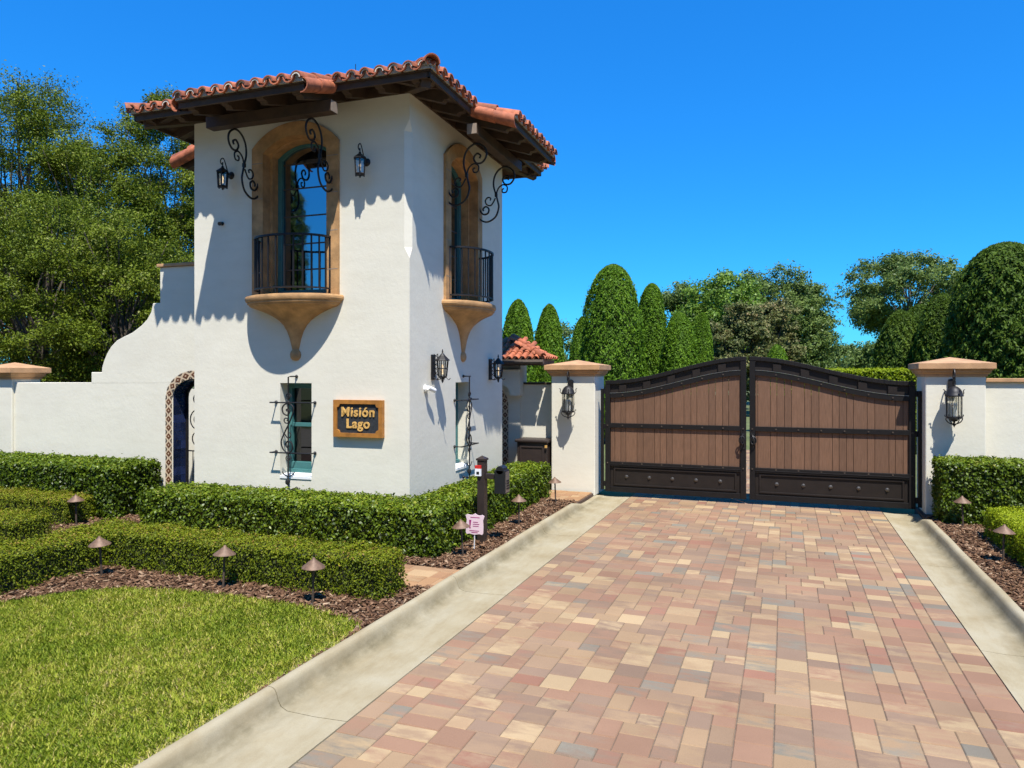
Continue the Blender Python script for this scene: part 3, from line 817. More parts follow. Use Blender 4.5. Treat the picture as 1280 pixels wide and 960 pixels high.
# roof: one hip of slope SL with the four middle bays running further out over the balconies
SL, PE, PP_, BW = 0.33, 0.60, 1.24, 1.03
ZE = 6.40
zr = lambda p: ZE + SL * (PE - p)
b = MB()
for fn in FACE:
    b.tf = FACE[fn]; e = HW + PE
    for off, flip in ((0.0, 1), (-0.05, -1)):
        b.add([(-e, PE, zr(PE) + off), (e, PE, zr(PE) + off), (0, -HW, zr(-HW) + off)], [(0, 1, 2)])
        b.add([(-BW, PE, zr(PE) + off), (BW, PE, zr(PE) + off), (BW, PP_, zr(PP_) + off), (-BW, PP_, zr(PP_) + off)], [(0, 1, 2, 3)])
b.tf = None
roof = b.build('roof', M['wood'], tower, recalc=False)

TR = 0.085
def half_tile(b, s, p0, p1, r, up, tint, zoff=0.0, mi=0, th=0.016):
    """one barrel tile from p0 (low end) to p1 along the slope; up=+1 cover, -1 pan"""
    n = 7; vs = []
    for p, rr, lift in ((p0, r, 0.012), (p1, r * 0.90, -0.012)):
        for R in (rr, rr - th):
            for k in range(n + 1):
                a = PI * k / n
                vs.append((s + R * math.cos(a), p, zr(p) + lift + zoff + up * R * math.sin(a)))
    m = n + 1; fs = []
    for k in range(n):
        fs += [(k, k + 1, 2 * m + k + 1, 2 * m + k), (m + k, m + k + 1, 3 * m + k + 1, 3 * m + k), (k, k + 1, m + k + 1, m + k)]
    b.add(vs, fs, mi, tint)
for fn in FACE:
    b = MB(FACE[fn]); mos = [MB(FACE[fn]) for _ in range(3)]
    e = HW + PE; sp = 0.212; nn = int(2 * e / sp)
    for i in range(nn + 1):
        s = -e + 0.06 + i * (2 * e - 0.12) / nn
        pst = PP_ if abs(s) < BW - 0.02 else PE
        for (ds, up, zo) in ((0, 1, 0.055), (sp / 2, -1, 0.085)):
            if up < 0 and (abs(s + ds) > e or i == nn): continue
            ss = s + ds
            pst = PP_ if abs(ss) < BW - 0.02 else PE
            pend = -(HW - max(0.0, abs(ss) - PE)) if abs(ss) > PE else -HW + 0.1
            pend = -HW + max(0, abs(ss) - 0.0)
            p = pst + (0.10 if up > 0 else 0.085) + random.uniform(-0.012, 0.012)
            while p > pend and p > -1.2:
                half_tile(b, ss + random.uniform(-0.004, 0.004), p, max(p - 0.42, pend - 0.05), TR, up, min(1, max(0, random.gauss(0.5, 0.25))), zo + random.uniform(-0.004, 0.004))
                p -= 0.36
        # mortar bird stop below the cover tile and a bead between the courses
        pst = PP_ if abs(s) < BW - 0.02 else PE
        mo = mos[1] if pst == PP_ else mos[0 if s < 0 else 2]
        z = zr(pst) + 0.055
        pr = [(s + (TR - 0.02) * math.cos(PI * k / 8), pst - 0.0, z + (TR - 0.02) * math.sin(PI * k / 8)) for k in range(9)]
        pr = [(s - TR * 1.02, pst, zr(pst) - 0.002)] + pr[::-1] + [(s + TR * 1.02, pst, zr(pst) - 0.002)]
        mo.hexa([(x, y + 0.045, q) for x, y, q in pr], [(x, y - 0.05, q) for x, y, q in pr])
        cr = [(s + R * math.cos(PI * k / 10), pst + 0.085, zr(pst + .085) + 0.062 + R * math.sin(PI * k / 10)) for R in (TR - 0.018, TR - 0.034) for k in range(11)]
        mo.add(cr, [(k, k + 1, 12 + k, 11 + k) for k in range(10)], 1)
    b.build('roof_tiles', M['tile'], roof, smooth=True)
    for mo in mos: mo.build('mortar_stop', [M['mortar'], M['mortar_light']], roof)
    # rake barrels on the two ends of the outrun bay
    for sd in (-1, 1):
        b = MB(FACE[fn])
        for j, (pa, pb) in enumerate(((PP_ + 0.05, PP_ - 0.32), (PP_ - 0.28, PE - 0.02))):
            n = 8; vs = []
            for p, rr in ((pa, 0.105), (pb, 0.096)):
                for R in (rr, rr - 0.016):
                    for k in range(n + 1):
                        a = PI * 0.62 - PI * 1.15 * k / n
                        vs.append((sd * (BW - 0.015 + R * math.cos(a)), p, zr(p) - 0.035 + R * math.sin(a)))
            m = n + 1; fs = []
            for k in range(n):
                fs += [(k, k + 1, 2 * m + k + 1, 2 * m + k), (m + k, m + k + 1, 3 * m + k + 1, 3 * m + k), (k, k + 1, m + k + 1, m + k)]
            b.add(vs, fs, 0, 0.62 if j else 0.5)
        b.build('rake_tile', M['tile'], roof, smooth=True)
    # timber: fascias, rafters, frieze, beam
    b = MB(FACE[fn]); e = HW + PE
    for (s0, s1) in ((-e, -BW - 0.02), (BW + 0.02, e)):
        b.box(s0, s1, PE - 0.035, PE, ZE - 0.10, ZE + 0.012)
        b.box(s0 + 0.0, s1, PE - 0.012, PE + 0.022, ZE - 0.02, ZE + 0.022)
    b.box(-BW, BW, PP_ - 0.035, PP_, zr(PP_) - 0.10, zr(PP_) + 0.012)
    b.box(-BW, BW, PP_ - 0.012, PP_ + 0.022, zr(PP_) - 0.02, zr(PP_) + 0.022)
    for sd in (-1, 1):
        x0, x1 = sorted((sd * BW, sd * (BW - 0.04)))
        b.hexa([(x0, PE - 0.1, zr(PE - .1) - 0.13), (x1, PE - 0.1, zr(PE - .1) - 0.13), (x1, PP_ - 0.036, zr(PP_) - 0.12), (x0, PP_ - 0.036, zr(PP_) - 0.12)],
               [(x0, PE - 0.1, zr(PE - .1) - 0.052), (x1, PE - 0.1, zr(PE - .1) - 0.052), (x1, PP_ - 0.036, zr(PP_) - 0.052), (x0, PP_ - 0.036, zr(PP_) - 0.052)])
    b.box(-HW - 0.028, HW + (0.026 if fn in ('front', 'back') else 0.0), 0.002, 0.03, 6.385, 6.575)
    b.build('fascia', M['wood'], tower)
    def rafter(s, pend):
        r_ = MB(FACE[fn]); w = 0.055
        zt = lambda p: zr(p) - 0.053
        prof = [(-0.05, zt(-0.05)), (-0.05, zt(-0.05) - 0.15), (pend - 0.16, zt(pend - 0.16) - 0.15), (pend - 0.13, zt(pend - .13) - 0.105), (pend - 0.07, zt(pend - .07) - 0.085), (pend - 0.04, zt(pend - .04) - 0.045), (pend - 0.04, zt(pend - 0.04))]
        r_.prism([(u, v) for u, v in prof], [], lambda u, v, d: (s + d, u, v), -w, w)
        r_.build('rafter_tail', M['wood'], tower)
    for s in (-2.28, -1.72, -1.2, -0.86, -0.29, 0.29, 0.86, 1.2, 1.72, 2.28):
        rafter(s, PP_ if abs(s) < 1.0 else PE)
    b = MB(FACE[fn])
    prof = [(0.52, 6.165), (0.52, 6.0), (0.68, 6.0), (0.68, 6.165)]
    b.box(-1.06, 1.06, 0.52, 0.68, 6.005, 6.165)
    for sd in (-1, 1):
        x0, x1 = sorted((sd * 1.061, sd * 1.066)); b.box(x0, x1, 0.522, 0.678, 6.01, 6.163, 1)
    b.build('beam', [M['wood'], M['woodend']], tower, bevel=0.006)
# hip rafters and hip tiles
for (sx, sy) in ((1, -1), (-1, -1), (1, 1), (-1, 1)):
    b = MB()
    c = lambda q, z: (-HW + sx * (HW + q), HW + sy * (HW + q), z)
    b.bar(c(-0.1, zr(-0.1) - 0.14), c(PE - 0.09, zr(PE) - 0.115), 0.13, 0.15)
    b.build('hip_rafter', M['wood'], tower)
    b = MB(); q = PE + 0.075; j = 0
    dr = Vector((sx, sy, -SL)).normalized(); sd_ = Vector((sx, sy, 0)).normalized().cross(Vector((0, 0, 1)))
    up_ = sd_.cross(dr); up_ = up_ if up_.z > 0 else -up_
    while q > -HW + 0.1:
        n = 8; vs = []
        for pq, rr, lf in ((q, 0.115, 0.02), (q - 0.33, 0.10, -0.01)):
            base = Vector(c(pq, zr(pq) + 0.055 + lf))
            for R in (rr, rr - 0.018):
                for k in range(n + 1):
                    a = PI * k / n; vs.append(tuple(base + sd_ * R * math.cos(a) + up_ * R * math.sin(a)))
        m = n + 1; fs = []
        for k in range(n):
            fs += [(k, k + 1, 2 * m + k + 1, 2 * m + k), (m + k, m + k + 1, 3 * m + k + 1, 3 * m + k), (k, k + 1, m + k + 1, m + k)]
        b.add(vs, fs, 0, random.uniform(0.3, 0.7)); q -= 0.24; j += 1
    b.build('hip_tiles', M['tile'], roof, smooth=True)
    b = MB()
    for j, q in enumerate((PE + 0.115, PE + 0.10, PE + 0.085)):          # stacked tile ends bedded in pale mortar at the hip foot
        b.lathe([(0.092, 0), (0.10, 0.02), (0.085, 0.028)], c(q - 0.15, zr(PE) + 0.035 + j * 0.04), 14)
    b.lathe([(0.0, 0.0), (0.085, 0.0), (0.085, 0.15), (0, 0.15)], c(PE - 0.10, zr(PE) + 0.02), 14)
    b.build('hip_mortar', M['mortar'], roof)
b = MB(); b.tube([(-HW, HW, zr(-HW)), (-HW, HW, zr(-HW) + 0.25)], 0.02); b.build('finial', M['tile'], roof)

# balconies, arched windows and lower windows on the two visible faces
MAIN = [(258, 812), (247, 799), (262, 778), (284, 793), (279, 822), (252, 832), (228, 812)]
BR_MAIN = [(255, 808), (247, 795), (262, 776), (285, 790), (280, 822), (250, 834), (222, 815), (210, 825)]
BR_S = [(250, 805), (248, 790), (266, 777), (286, 795), (278, 824), (248, 828), (226, 800), (222, 785), (211, 822), (228, 862), (275, 882), (330, 852), (352, 790), (345, 745), (335, 705), (318, 640), (325, 578), (355, 535), (400, 519), (445, 548), (456, 595), (432, 635), (396, 637), (379, 606), (398, 580), (420, 592), (414, 610)]
BR_C1 = [(335, 705), (349, 662), (380, 639), (408, 655), (404, 688), (380, 691), (375, 672), (387, 665)]
BR_C2 = [(330, 725), (302, 770), (272, 764), (262, 737), (278, 717), (298, 722), (294, 738)]
def br_pt(p): return ((p[0] - 210) / 362, (825 - p[1]) / 388)
GR_S = [(228, 338), (221, 328), (235, 322), (248, 342), (228, 366), (196, 352), (187, 315), (212, 286), (252, 285), (281, 315), (268, 370), (240, 430), (202, 500), (178, 560), (194, 612), (238, 640), (271, 610), (266, 570), (236, 553), (214, 576), (228, 598), (242, 586)]
GR_C1 = [(250, 408), (232, 425), (208, 418), (203, 398), (218, 387), (234, 396), (226, 406)]
GR_C2 = [(205, 500), (232, 530), (256, 520), (258, 500), (243, 492), (232, 504)]
for fn, word in (('front', 'front'), ('right', 'side')):
    tf = FACE[fn]; c0 = 0.0
    P = lambda u, v, d: (u, d, v)
    b = MB(tf)
    oo = arch_outline(SUR['hw'], SUR['z0'], SUR['zs'], SUR['rise'], 20)
    oi = arch_outline(OPN['hw'], OPN['z0'], OPN['zs'], OPN['rise'], 20)
    b.prism(oo, [oi], P, 0.045, -0.34)
    i2 = arch_outline(OPN['hw'] - 0.05, OPN['z0'] + 0.0, OPN['zs'] - 0.01, OPN['rise'] - 0.03, 20)
    oi2 = arch_outline(OPN['hw'] - 0.002, OPN['z0'] + 0.001, OPN['zs'] - 0.001, OPN['rise'] - 0.001, 20)
    b.prism(oi2, [i2], P, -0.12, -0.335)
    for z in (3.95, 4.52, 5.08, 5.62):
        for sd in (-1, 1):
            x0, x1 = sorted((sd * OPN['hw'], sd * SUR['hw'])); b.box(x0 + .004, x1 - .004, .0452, .0465, z - .006, z + .006, 1)
    b.build('stone_surround', [M['stone'], M['woodend']], tower)
    # joints of the stone blocks: thin dark grooves cut as strips would be lost at this size, so blocks carry them in the bump only
    fr = MB(tf)
    fo_ = arch_outline(OPN['hw'] - 0.052, 3.6, OPN['zs'] - 0.012, OPN['rise'] - 0.032, 20)
    fi_ = arch_outline(OPN['hw'] - 0.125, 3.70, OPN['zs'] - 0.03, OPN['rise'] - 0.05, 20)
    fr.prism(fo_, [fi_], P, -0.255, -0.32)
    for z in (4.02, 4.42, 4.85, 5.28, 5.66): fr.box(-OPN['hw'] + 0.125, OPN['hw'] - 0.125, -0.315, -0.295, z - 0.011, z + 0.011, 1)
    win = fr.build('window', [M['teal'], M['stem']], tower)
    gl = MB(tf); gl.prism(fi_, [], P, -0.300, -0.312); gl.build('pane', M['glass'], win)
    # balcony: half-round corbel with a moulded rim
    b = MB(tf); sy = 0.60
    prof = [(0.0, 3.57), (0.79, 3.57), (0.825, 3.562), (0.838, 3.54), (0.838, 3.512), (0.825, 3.488), (0.80, 3.480), (0.80, 3.452), (0.775, 3.447), (0.765, 3.425), (0.73, 3.405), (0.66, 3.385), (0.56, 3.352), (0.46, 3.312), (0.36, 3.262), (0.27, 3.205), (0.20, 3.135), (0.145, 3.05), (0.105, 2.95), (0.078, 2.85), (0.058, 2.775), (0.062, 2.765), (0.088, 2.735), (0.098, 2.695), (0.088, 2.65), (0.055, 2.615), (0.0, 2.605)]
    b.lathe(prof, (0, -0.003, 0), 36, 0, PI, 1, sy)
    bal = b.build('balcony', M['stone'], tower, smooth=True)
    bal.data.set_sharp_from_angle(angle=math.radians(24))
    b = MB(tf)
    RX, RY = 0.625, 0.44
    arc = lambda z, n=28: [(RX * math.cos(PI * k / n), 0.03 + RY * math.sin(PI * k / n), z) for k in range(n + 1)]
    top = arc(4.42); ends = [(RX, -0.02, 4.42)], [(-RX, -0.02, 4.42)]
    for i in range(len(top) - 1): b.bar(top[i], top[i + 1], 0.042, 0.028)
    low = arc(3.66)
    for i in range(len(low) - 1): b.bar(low[i], low[i + 1], 0.03, 0.022)
    for k in range(15):
        a = PI * k / 14; x, y = RX * math.cos(a), 0.03 + RY * math.sin(a)
        r = 0.0155 if k in (0, 14) else 0.0095
        b.box(x - r, x + r, y - r, y + r, 3.58 if k % 7 == 0 else 3.66, 4.41)
    for sd in (-1, 1):
        for z in (4.42, 3.66): b.tube([(sd * RX, 0.04, z), (sd * RX, -0.03, z)], 0.022, 8)
    b.build('railing', M['iron'], bal)
    # scroll brackets under the beam
    for sd in (-1, 1):
        b = MB(tf)
        for pts, r in ((BR_S, 0.0155), (BR_C1, 0.0125), (BR_C2, 0.0125)):
            q = catmull([(sd * 0.66, *br_pt(p)) for p in pts], 5)
            b.tube([(v.x, v.y, 5.205 + v.z) for v in q], r, 6)
        u, v = br_pt((335, 705)); b.box(sd * .66 - .02, sd * .66 + .02, u - .02, u + .02, 5.205 + v - .03, 5.205 + v + .03)
        b.lathe([(0.0, -.05), (0.03, -.03), (0.036, 0), (0.03, .03), (0, .05)], (sd * 0.66, 0.012, 5.205), 8)
        b.build('scroll_bracket', M['iron'], tower, smooth=True)
    # lower window
    c = 0.0 if fn == 'front' else -0.02
    fr = MB(tf)
    fr.prism([(c - .28, .93), (c + .28, .93), (c + .28, 2.268), (c - .28, 2.268)], [[(c - .215, 1.06), (c + .215, 1.06), (c + .215, 2.19), (c - .215, 2.19)]], P, -0.20, -0.30)
    fr.box(c - .214, c + .214, -.255, -.225, 1.60, 1.66)
    fr.box(c - .279, c + .279, -0.26, -0.165, 0.90, 0.955)
    w2 = fr.build('window', M['teal'], tower, bevel=0.004)
    gl = MB(tf); gl.box(c - .216, c + .216, -.272, -.262, 1.059, 2.191); gl.build('pane', M['glassdark'], w2)
    sl = MB(tf)
    sl.hexa([(c - .279, -0.30, .83), (c + .279, -0.30, .83), (c + .279, 0.012, .83), (c - .279, 0.012, .83)], [(c - .279, -0.30, .925), (c + .279, -0.30, .925), (c + .279, 0.012, .868), (c - .279, 0.012, .868)])
    sl.build('sill', M['white'], w2)
    # wrought iron grille standing off the wall
    b = MB(tf); O = 0.14
    gp = lambda p: (c - 0.03 + (p[0] - 237) / 470, O, 1.98 - (p[1] - 275) / 486)
    for pts, r in ((GR_S, 0.011), (GR_C1, 0.009), (GR_C2, 0.009)):
        b.tube(catmull([gp(p) for p in pts], 5), r, 6)
    xv = c - 0.03
    b.tube([(xv + .05, 0.0, 2.37), (xv + .05, O, 2.37), (xv, O, 2.36), (xv, O, 0.70), (xv + .05, O, 0.69), (xv + .05, 0, 0.69)], 0.011, 6)
    for z in (1.98, 1.23):
        for sd in (-1, 1):
            b.tube([(c + sd * .345, -0.01, z), (c + sd * .345, O, z)], 0.010, 6)
            b.lathe([(0, -.028), (.022, -.012), (.026, 0), (.022, .012), (0, .028)], (c + sd * .345, 0.01, z), 8)
        b.tube([(c - .36, O, z), (c + .36, O, z)], 0.0115, 6)
        b.lathe([(0, -.04), (.024, -.015), (.024, .015), (0, .04)], (xv, O, z), 8)
    for z in (2.37, 0.69): b.lathe([(0, -.028), (.022, -.012), (.026, 0), (.022, .012), (0, .028)], (xv + .05, 0.01, z), 8)
    # little curls at the crossings
    for z0, sg in ((1.98, 1), (1.23, -1)):
        for r0, zc in ((0.055, z0 + sg * .085), ):
            b.tube([(xv + (r0 * (1 - k / 22)) * math.cos(k * .55) , O, zc + (r0 * (1 - k / 22)) * math.sin(k * .55)) for k in range(20)], 0.008, 6)
    b.tube(catmull([(xv - .11, O, 1.0 - .05), (xv - .06, O, .90), (xv, O, .885), (xv + .06, O, .90), (xv + .11, O, .95)], 5), 0.008, 6)
    b.lathe([(0, -.05), (.03, -.03), (.038, 0), (.03, .03), (0, .05)], (xv - .01, O, 0.80), 8)
    b.build('window_grille', M['iron'], tower, smooth=True)
b = MB(); b.tube([(-1.0, 0.2, 6.6), (-1.0, 0.2, 7.02)], 0.006, 6)
rod = b.build('lightning_rod', M['iron']); rod.location = CW; rod.rotation_euler.z = DEL
tag(rod, 'thin lightning rod standing on the tower roof', 'rod')

def on_face(fn, s, z, o=0.0):
    """world location and turn of something fixed to a tower face"""
    p = FACE[fn](s, o, z); rz = DEL + {'front': 0, 'right': PI / 2}[fn]
    return TL(*p), rz

# the name plaque
loc, rz = on_face('front', 1.105, 1.76)
pl = empty('name_plaque', loc, rz); tag(pl, 'carved wooden plaque reading Misión Lago on the white tower wall', 'sign')
P = lambda u, v, d: (u, -d, v)
def notch(hw, hh, r):
    pts = []
    for cx, cy, a0 in ((hw, -hh, PI), (hw, hh, 1.5 * PI), (-hw, hh, 0), (-hw, -hh, .5 * PI)):
        for k in range(6):
            a = a0 - (PI / 2) * k / 5; pts.append((cx + r * math.cos(a), cy + r * math.sin(a)))
    return pts
b = MB(); b.prism([(-.405, -.27), (.405, -.27), (.405, .27), (-.405, .27)], [notch(.345, .21, .05)], P, 0.075, 0.0)
b.build('frame', M['ochre'], pl, bevel=0.006)
b = MB(); b.box(-.39, .39, -0.05, -0.012, -.255, .255); b.build('carved_panel', M['signdark'], pl)
b = MB()
for sx in (-1, 1):
    for sz in (-1, 1): b.lathe([(0.018, 0), (0.014, 0.012), (0, 0.016)], (0, 0, 0), 10)
def text_mesh(body, size, loc, parent, material, depth=0.012, off=0.006):
    cu = bpy.data.curves.new('lettering', 'FONT'); cu.body = body; cu.size = size
    cu.align_x = 'CENTER'; cu.align_y = 'CENTER'; cu.extrude = depth; cu.offset = off; cu.space_character = 1.12
    t = bpy.data.objects.new('lettering_source', cu); COL.objects.link(t)
    dg = bpy.context.evaluated_depsgraph_get()
    me = bpy.data.meshes.new_from_object(t.evaluated_get(dg))
    bpy.data.objects.remove(t, do_unlink=True)
    me.materials.clear(); me.materials.append(material)
    o = bpy.data.objects.new('lettering', me); COL.objects.link(o); o.parent = parent
    o.location = loc; o.rotation_euler = (PI / 2, 0, 0)
    return o
for tx, z in (('Misión', 0.090), ('Lago', -0.078)):
    text_mesh(tx, 0.19, (0.0, -0.058, z), pl, M['gold'], 0.007, 0.0045)

# ------------------------------------------------------------------ lanterns
def carriage_lantern():
    """small six-sided lantern hung from a hooked arm"""
    r = empty('wall_lantern')
    b = MB(); b.lathe([(0, 0.03), (.035, .025), (.055, .012), (.06, 0)], n=12)
    b.v = [(x, -z, y) for x, y, z in b.v]; b.build('wall_plate', M['iron'], r, smooth=True)
    yl = -0.19
    b = MB(); b.tube(catmull([(0, -.02, .0), (0, -.07, .02), (0, -.115, .12), (0, -.17, .215), (0, -.225, .19), (0, -.235, .14), (0, -.205, .12), (0, yl, .15), (0, yl, .08)], 6), 0.0085, 6)
    b.build('hook_arm', M['iron'], r, smooth=True)
    b = MB()
    b.lathe([(.0, .10), (.018, .095), (.02, .075), (.03, .065), (.095, .015), (.1, .0), (.088, -.005)], (0, yl, 0), 6)
    b.lathe([(.068, -.205), (.075, -.215), (.06, -.235), (.0, -.245)], (0, yl, 0), 6)
    b.lathe([(.0, -.24), (.012, -.25), (.012, -.265), (0, -.275)], (0, yl, 0), 8)
    for k in range(6):
        a = PI * k / 3
        b.bar((.082 * math.cos(a), yl + .082 * math.sin(a), .005), (.068 * math.cos(a), yl + .068 * math.sin(a), -.215), .014)
        f = (.066 * math.cos(a), yl + .066 * math.sin(a)); b.box(f[0] - .008, f[0] + .008, f[1] - .008, f[1] + .008, -.245, -.21)
    b.build('cage', M['iron'], r)
    b = MB(); b.lathe([(.076, .0), (.064, -.208)], (0, yl, 0), 6); b.build('glass', M['clear'], r)
    b = MB(); b.lathe([(.0, -.17), (.012, -.165), (.010, -.12), (.017, -.10), (.011, -.07), (0, -.05)], (0, yl, 0), 8); b.build('bulb', M['bulb'], r, smooth=True)
    return r
def plate_lantern():
    """taller tapered lantern with pointed lid on a long back plate with lattice bracket"""
    r = empty('wall_lantern')
    b = MB(); b.box(-.065, .065, -.022, 0, -.20, .18); b.build('wall_plate', M['iron'], r, bevel=0.004)
    yl = -.165
    b = MB()
    for k in range(5):
        z = -.13 + k * .065; b.bar((0, -.02, z), (0, -.085, z + .06), .008); b.bar((0, -.02, z + .06), (0, -.085, z), .008)
    b.bar((0, -.086, -.14), (0, -.086, .19), .01)
    b.tube(catmull([(0, -.02, -.17), (0, -.08, -.20), (0, yl, -.17)], 5), .007)
    b.build('bracket', M['iron'], r)
    b = MB()
    b.lathe([(0, .27), (.008, .25), (.014, .215), (.006, .205), (.02, .195), (.05, .16), (.115, .10), (.12, .09), (.09, .085)], (0, yl, 0), 8)
    b.lathe([(.058, -.145), (.072, -.15), (.06, -.17), (.02, -.185), (.012, -.20), (.022, -.215), (.012, -.235), (0, -.255)], (0, yl, 0), 8)
    b.lathe([(.083, -.02), (.088, -.03), (.083, -.04)], (0, yl, 0), 8)
    for k in range(8):
        a = PI * k / 4 + .2
        b.bar((.088 * math.cos(a), yl + .088 * math.sin(a), .095), (.064 * math.cos(a), yl + .064 * math.sin(a), -.15), .012)
        if k % 2 == 0: b.tube(catmull([(.05 * math.cos(a), yl + .05 * math.sin(a), -.16), (.095 * math.cos(a), yl + .095 * math.sin(a), -.20), (.12 * math.cos(a), yl + .12 * math.sin(a), -.175)], 4), .006)
    b.build('cage', M['iron'], r)
    b = MB(); b.lathe([(.08, .085), (.058, -.145)], (0, yl, 0), 8); b.build('glass', M['clear'], r)
    b = MB(); b.lathe([(.0, -.12), (.012, -.115), (.010, -.05), (.018, -.02), (.011, .02), (0, .035)], (0, yl, 0), 8); b.build('bulb', M['bulb'], r, smooth=True)
    return r
def pillar_lantern():
    """large cylindrical lantern with domed lid under a scrolled hanger"""
    r = empty('pillar_lantern')
    b = MB(); b.box(-.055, .055, -.03, 0, .10, .36); b.lathe([(0, .4), (.05, .385), (.055, .36)], (0, -.015, 0), 8, sy=.3); b.build('wall_plate', M['iron'], r, bevel=0.004)
    yl = -.20
    b = MB()
    b.tube(catmull([(0, -.02, .22), (0, -.09, .24), (0, -.13, .36), (0, -.135, .48), (0, -.19, .555), (0, -.25, .50), (0, -.255, .40), (0, -.215, .37), (0, -.19, .41), (0, -.215, .44)], 6), .011, 6)
    b.tube([(0, yl, .44), (0, yl, .26)], .009)
    b.build('hanger', M['iron'], r, smooth=True)
    b = MB()
    b.lathe([(0, .31), (.016, .30), (.016, .28), (.05, .268), (.09, .235), (.118, .185), (.13, .14), (.138, .13), (.138, .115), (.118, .11)], (0, yl, 0), 16)
    b.lathe([(.105, -.215), (.125, -.22), (.125, -.24), (.10, -.25), (.055, -.27), (.05, -.29), (0, -.30)], (0, yl, 0), 16)
    b.lathe([(0, -.29), (.02, -.30), (.012, -.335), (.028, -.35), (.012, -.37), (0, -.40)], (0, yl, 0), 8)
    for k in range(8):
        a = PI * k / 4 + .35; ca, sa = math.cos(a), math.sin(a)
        b.tube([(.113 * ca, yl + .113 * sa, .12), (.113 * ca, yl + .113 * sa, -.22)], .0062, 6)
        if k % 2 == 0:
            b.tube(catmull([(.10 * ca, yl + .10 * sa, -.235), (.135 * ca, yl + .135 * sa, -.255), (.10 * ca, yl + .10 * sa, -.31), (.02 * ca, yl + .02 * sa, -.345)], 5), .0085, 6)
            b.tube(catmull([(.125 * ca, yl + .125 * sa, .12), (.155 * ca, yl + .155 * sa, .16), (.15 * ca, yl + .15 * sa, .205), (.175 * ca, yl + .175 * sa, .225)], 5), .0075, 6)
            b.tube(catmull([(.12 * ca, yl + .12 * sa, -.225), (.15 * ca, yl + .15 * sa, -.21), (.145 * ca, yl + .145 * sa, -.185)], 4), .007, 6)
    b.build('cage', M['iron'], r, smooth=True)
    b = MB(); b.lathe([(.105, .115), (.105, -.215)], (0, yl, 0), 16); b.build('glass', M['clear'], r, smooth=True)
    for k in range(3):
        b = MB(); a = 2 * PI * k / 3 + .4
        b.tube([(.035 * math.cos(a), yl + .035 * math.sin(a), -.215), (.035 * math.cos(a), yl + .035 * math.sin(a), -.06)], .011, 8)
        b.lathe([(.010, 0), (.017, .025), (.011, .06), (0, .08)], (.035 * math.cos(a), yl + .035 * math.sin(a), -.06), 8)
        b.build('candle_bulb', M['tube'], r, smooth=True)
    return r
def place(o, loc, rz, label, cat, group=None):
    o.location = loc; o.rotation_euler = (0, 0, rz); tag(o, label, cat, group)
a = carriage_lantern()
place(a, *on_face('front', -1.19, 5.50), 'black hanging wall lantern left of the front balcony window', 'lantern', 'lanterns on the tower front')
place(copy_tree(a), *on_face('front', 1.22, 5.47), 'black hanging wall lantern right of the front balcony window, near the corner', 'lantern', 'lanterns on the tower front')
a = plate_lantern()
place(a, *on_face('right', -1.16, 2.52), 'pointed black lantern on the tower side, above the white security camera', 'lantern', 'lanterns on the tower side')
place(copy_tree(a), *on_face('right', 1.25, 2.50), 'pointed black lantern at the far edge of the tower side', 'lantern', 'lanterns on the tower side')

# cameras on the walls
loc, rz = on_face('front', -1.36, 4.76)
cm = empty('security_camera', loc, rz); tag(cm, 'tiny black camera high on the tower front, left of the balcony', 'camera')
b = MB(); b.lathe([(0, .0), (.03, .0), (.03, .015), (0, .02)], n=12); b.v = [(x, -z, y) for x, y, z in b.v]; b.build('mount', M['black'], cm)
b = MB(); b.tube([(0, -.015, 0), (0, -.04, -.005), (0.004, -.075, -.015)], [.016, .03, .03], 10); b.build('housing', M['black'], cm, smooth=True)
loc, rz = on_face('right', -1.42, 2.19)
cm = empty('security_camera', loc, rz); tag(cm, 'white security camera on the tower side wall near the corner', 'camera')
b = MB(); b.lathe([(0, .0), (.055, .0), (.05, .03), (0, .035)], n=16); b.v = [(x, -z, y) for x, y, z in b.v]; b.build('mount', M['white'], cm, smooth=True)
b = MB(); b.tube([(0, -.03, 0), (.0, -.05, 0)], .02, 8); b.tube([(-.05, -.075, .015), (.0, -.09, .0), (.09, -.115, -.03)], [.034, .036, .034], 12); b.build('housing', M['white'], cm, smooth=True)
b = MB(); b.tube([(.091, -.1155, -.0305), (.098, -.118, -.033)], [.026, .024], 12); b.build('lens', M['black'], cm)

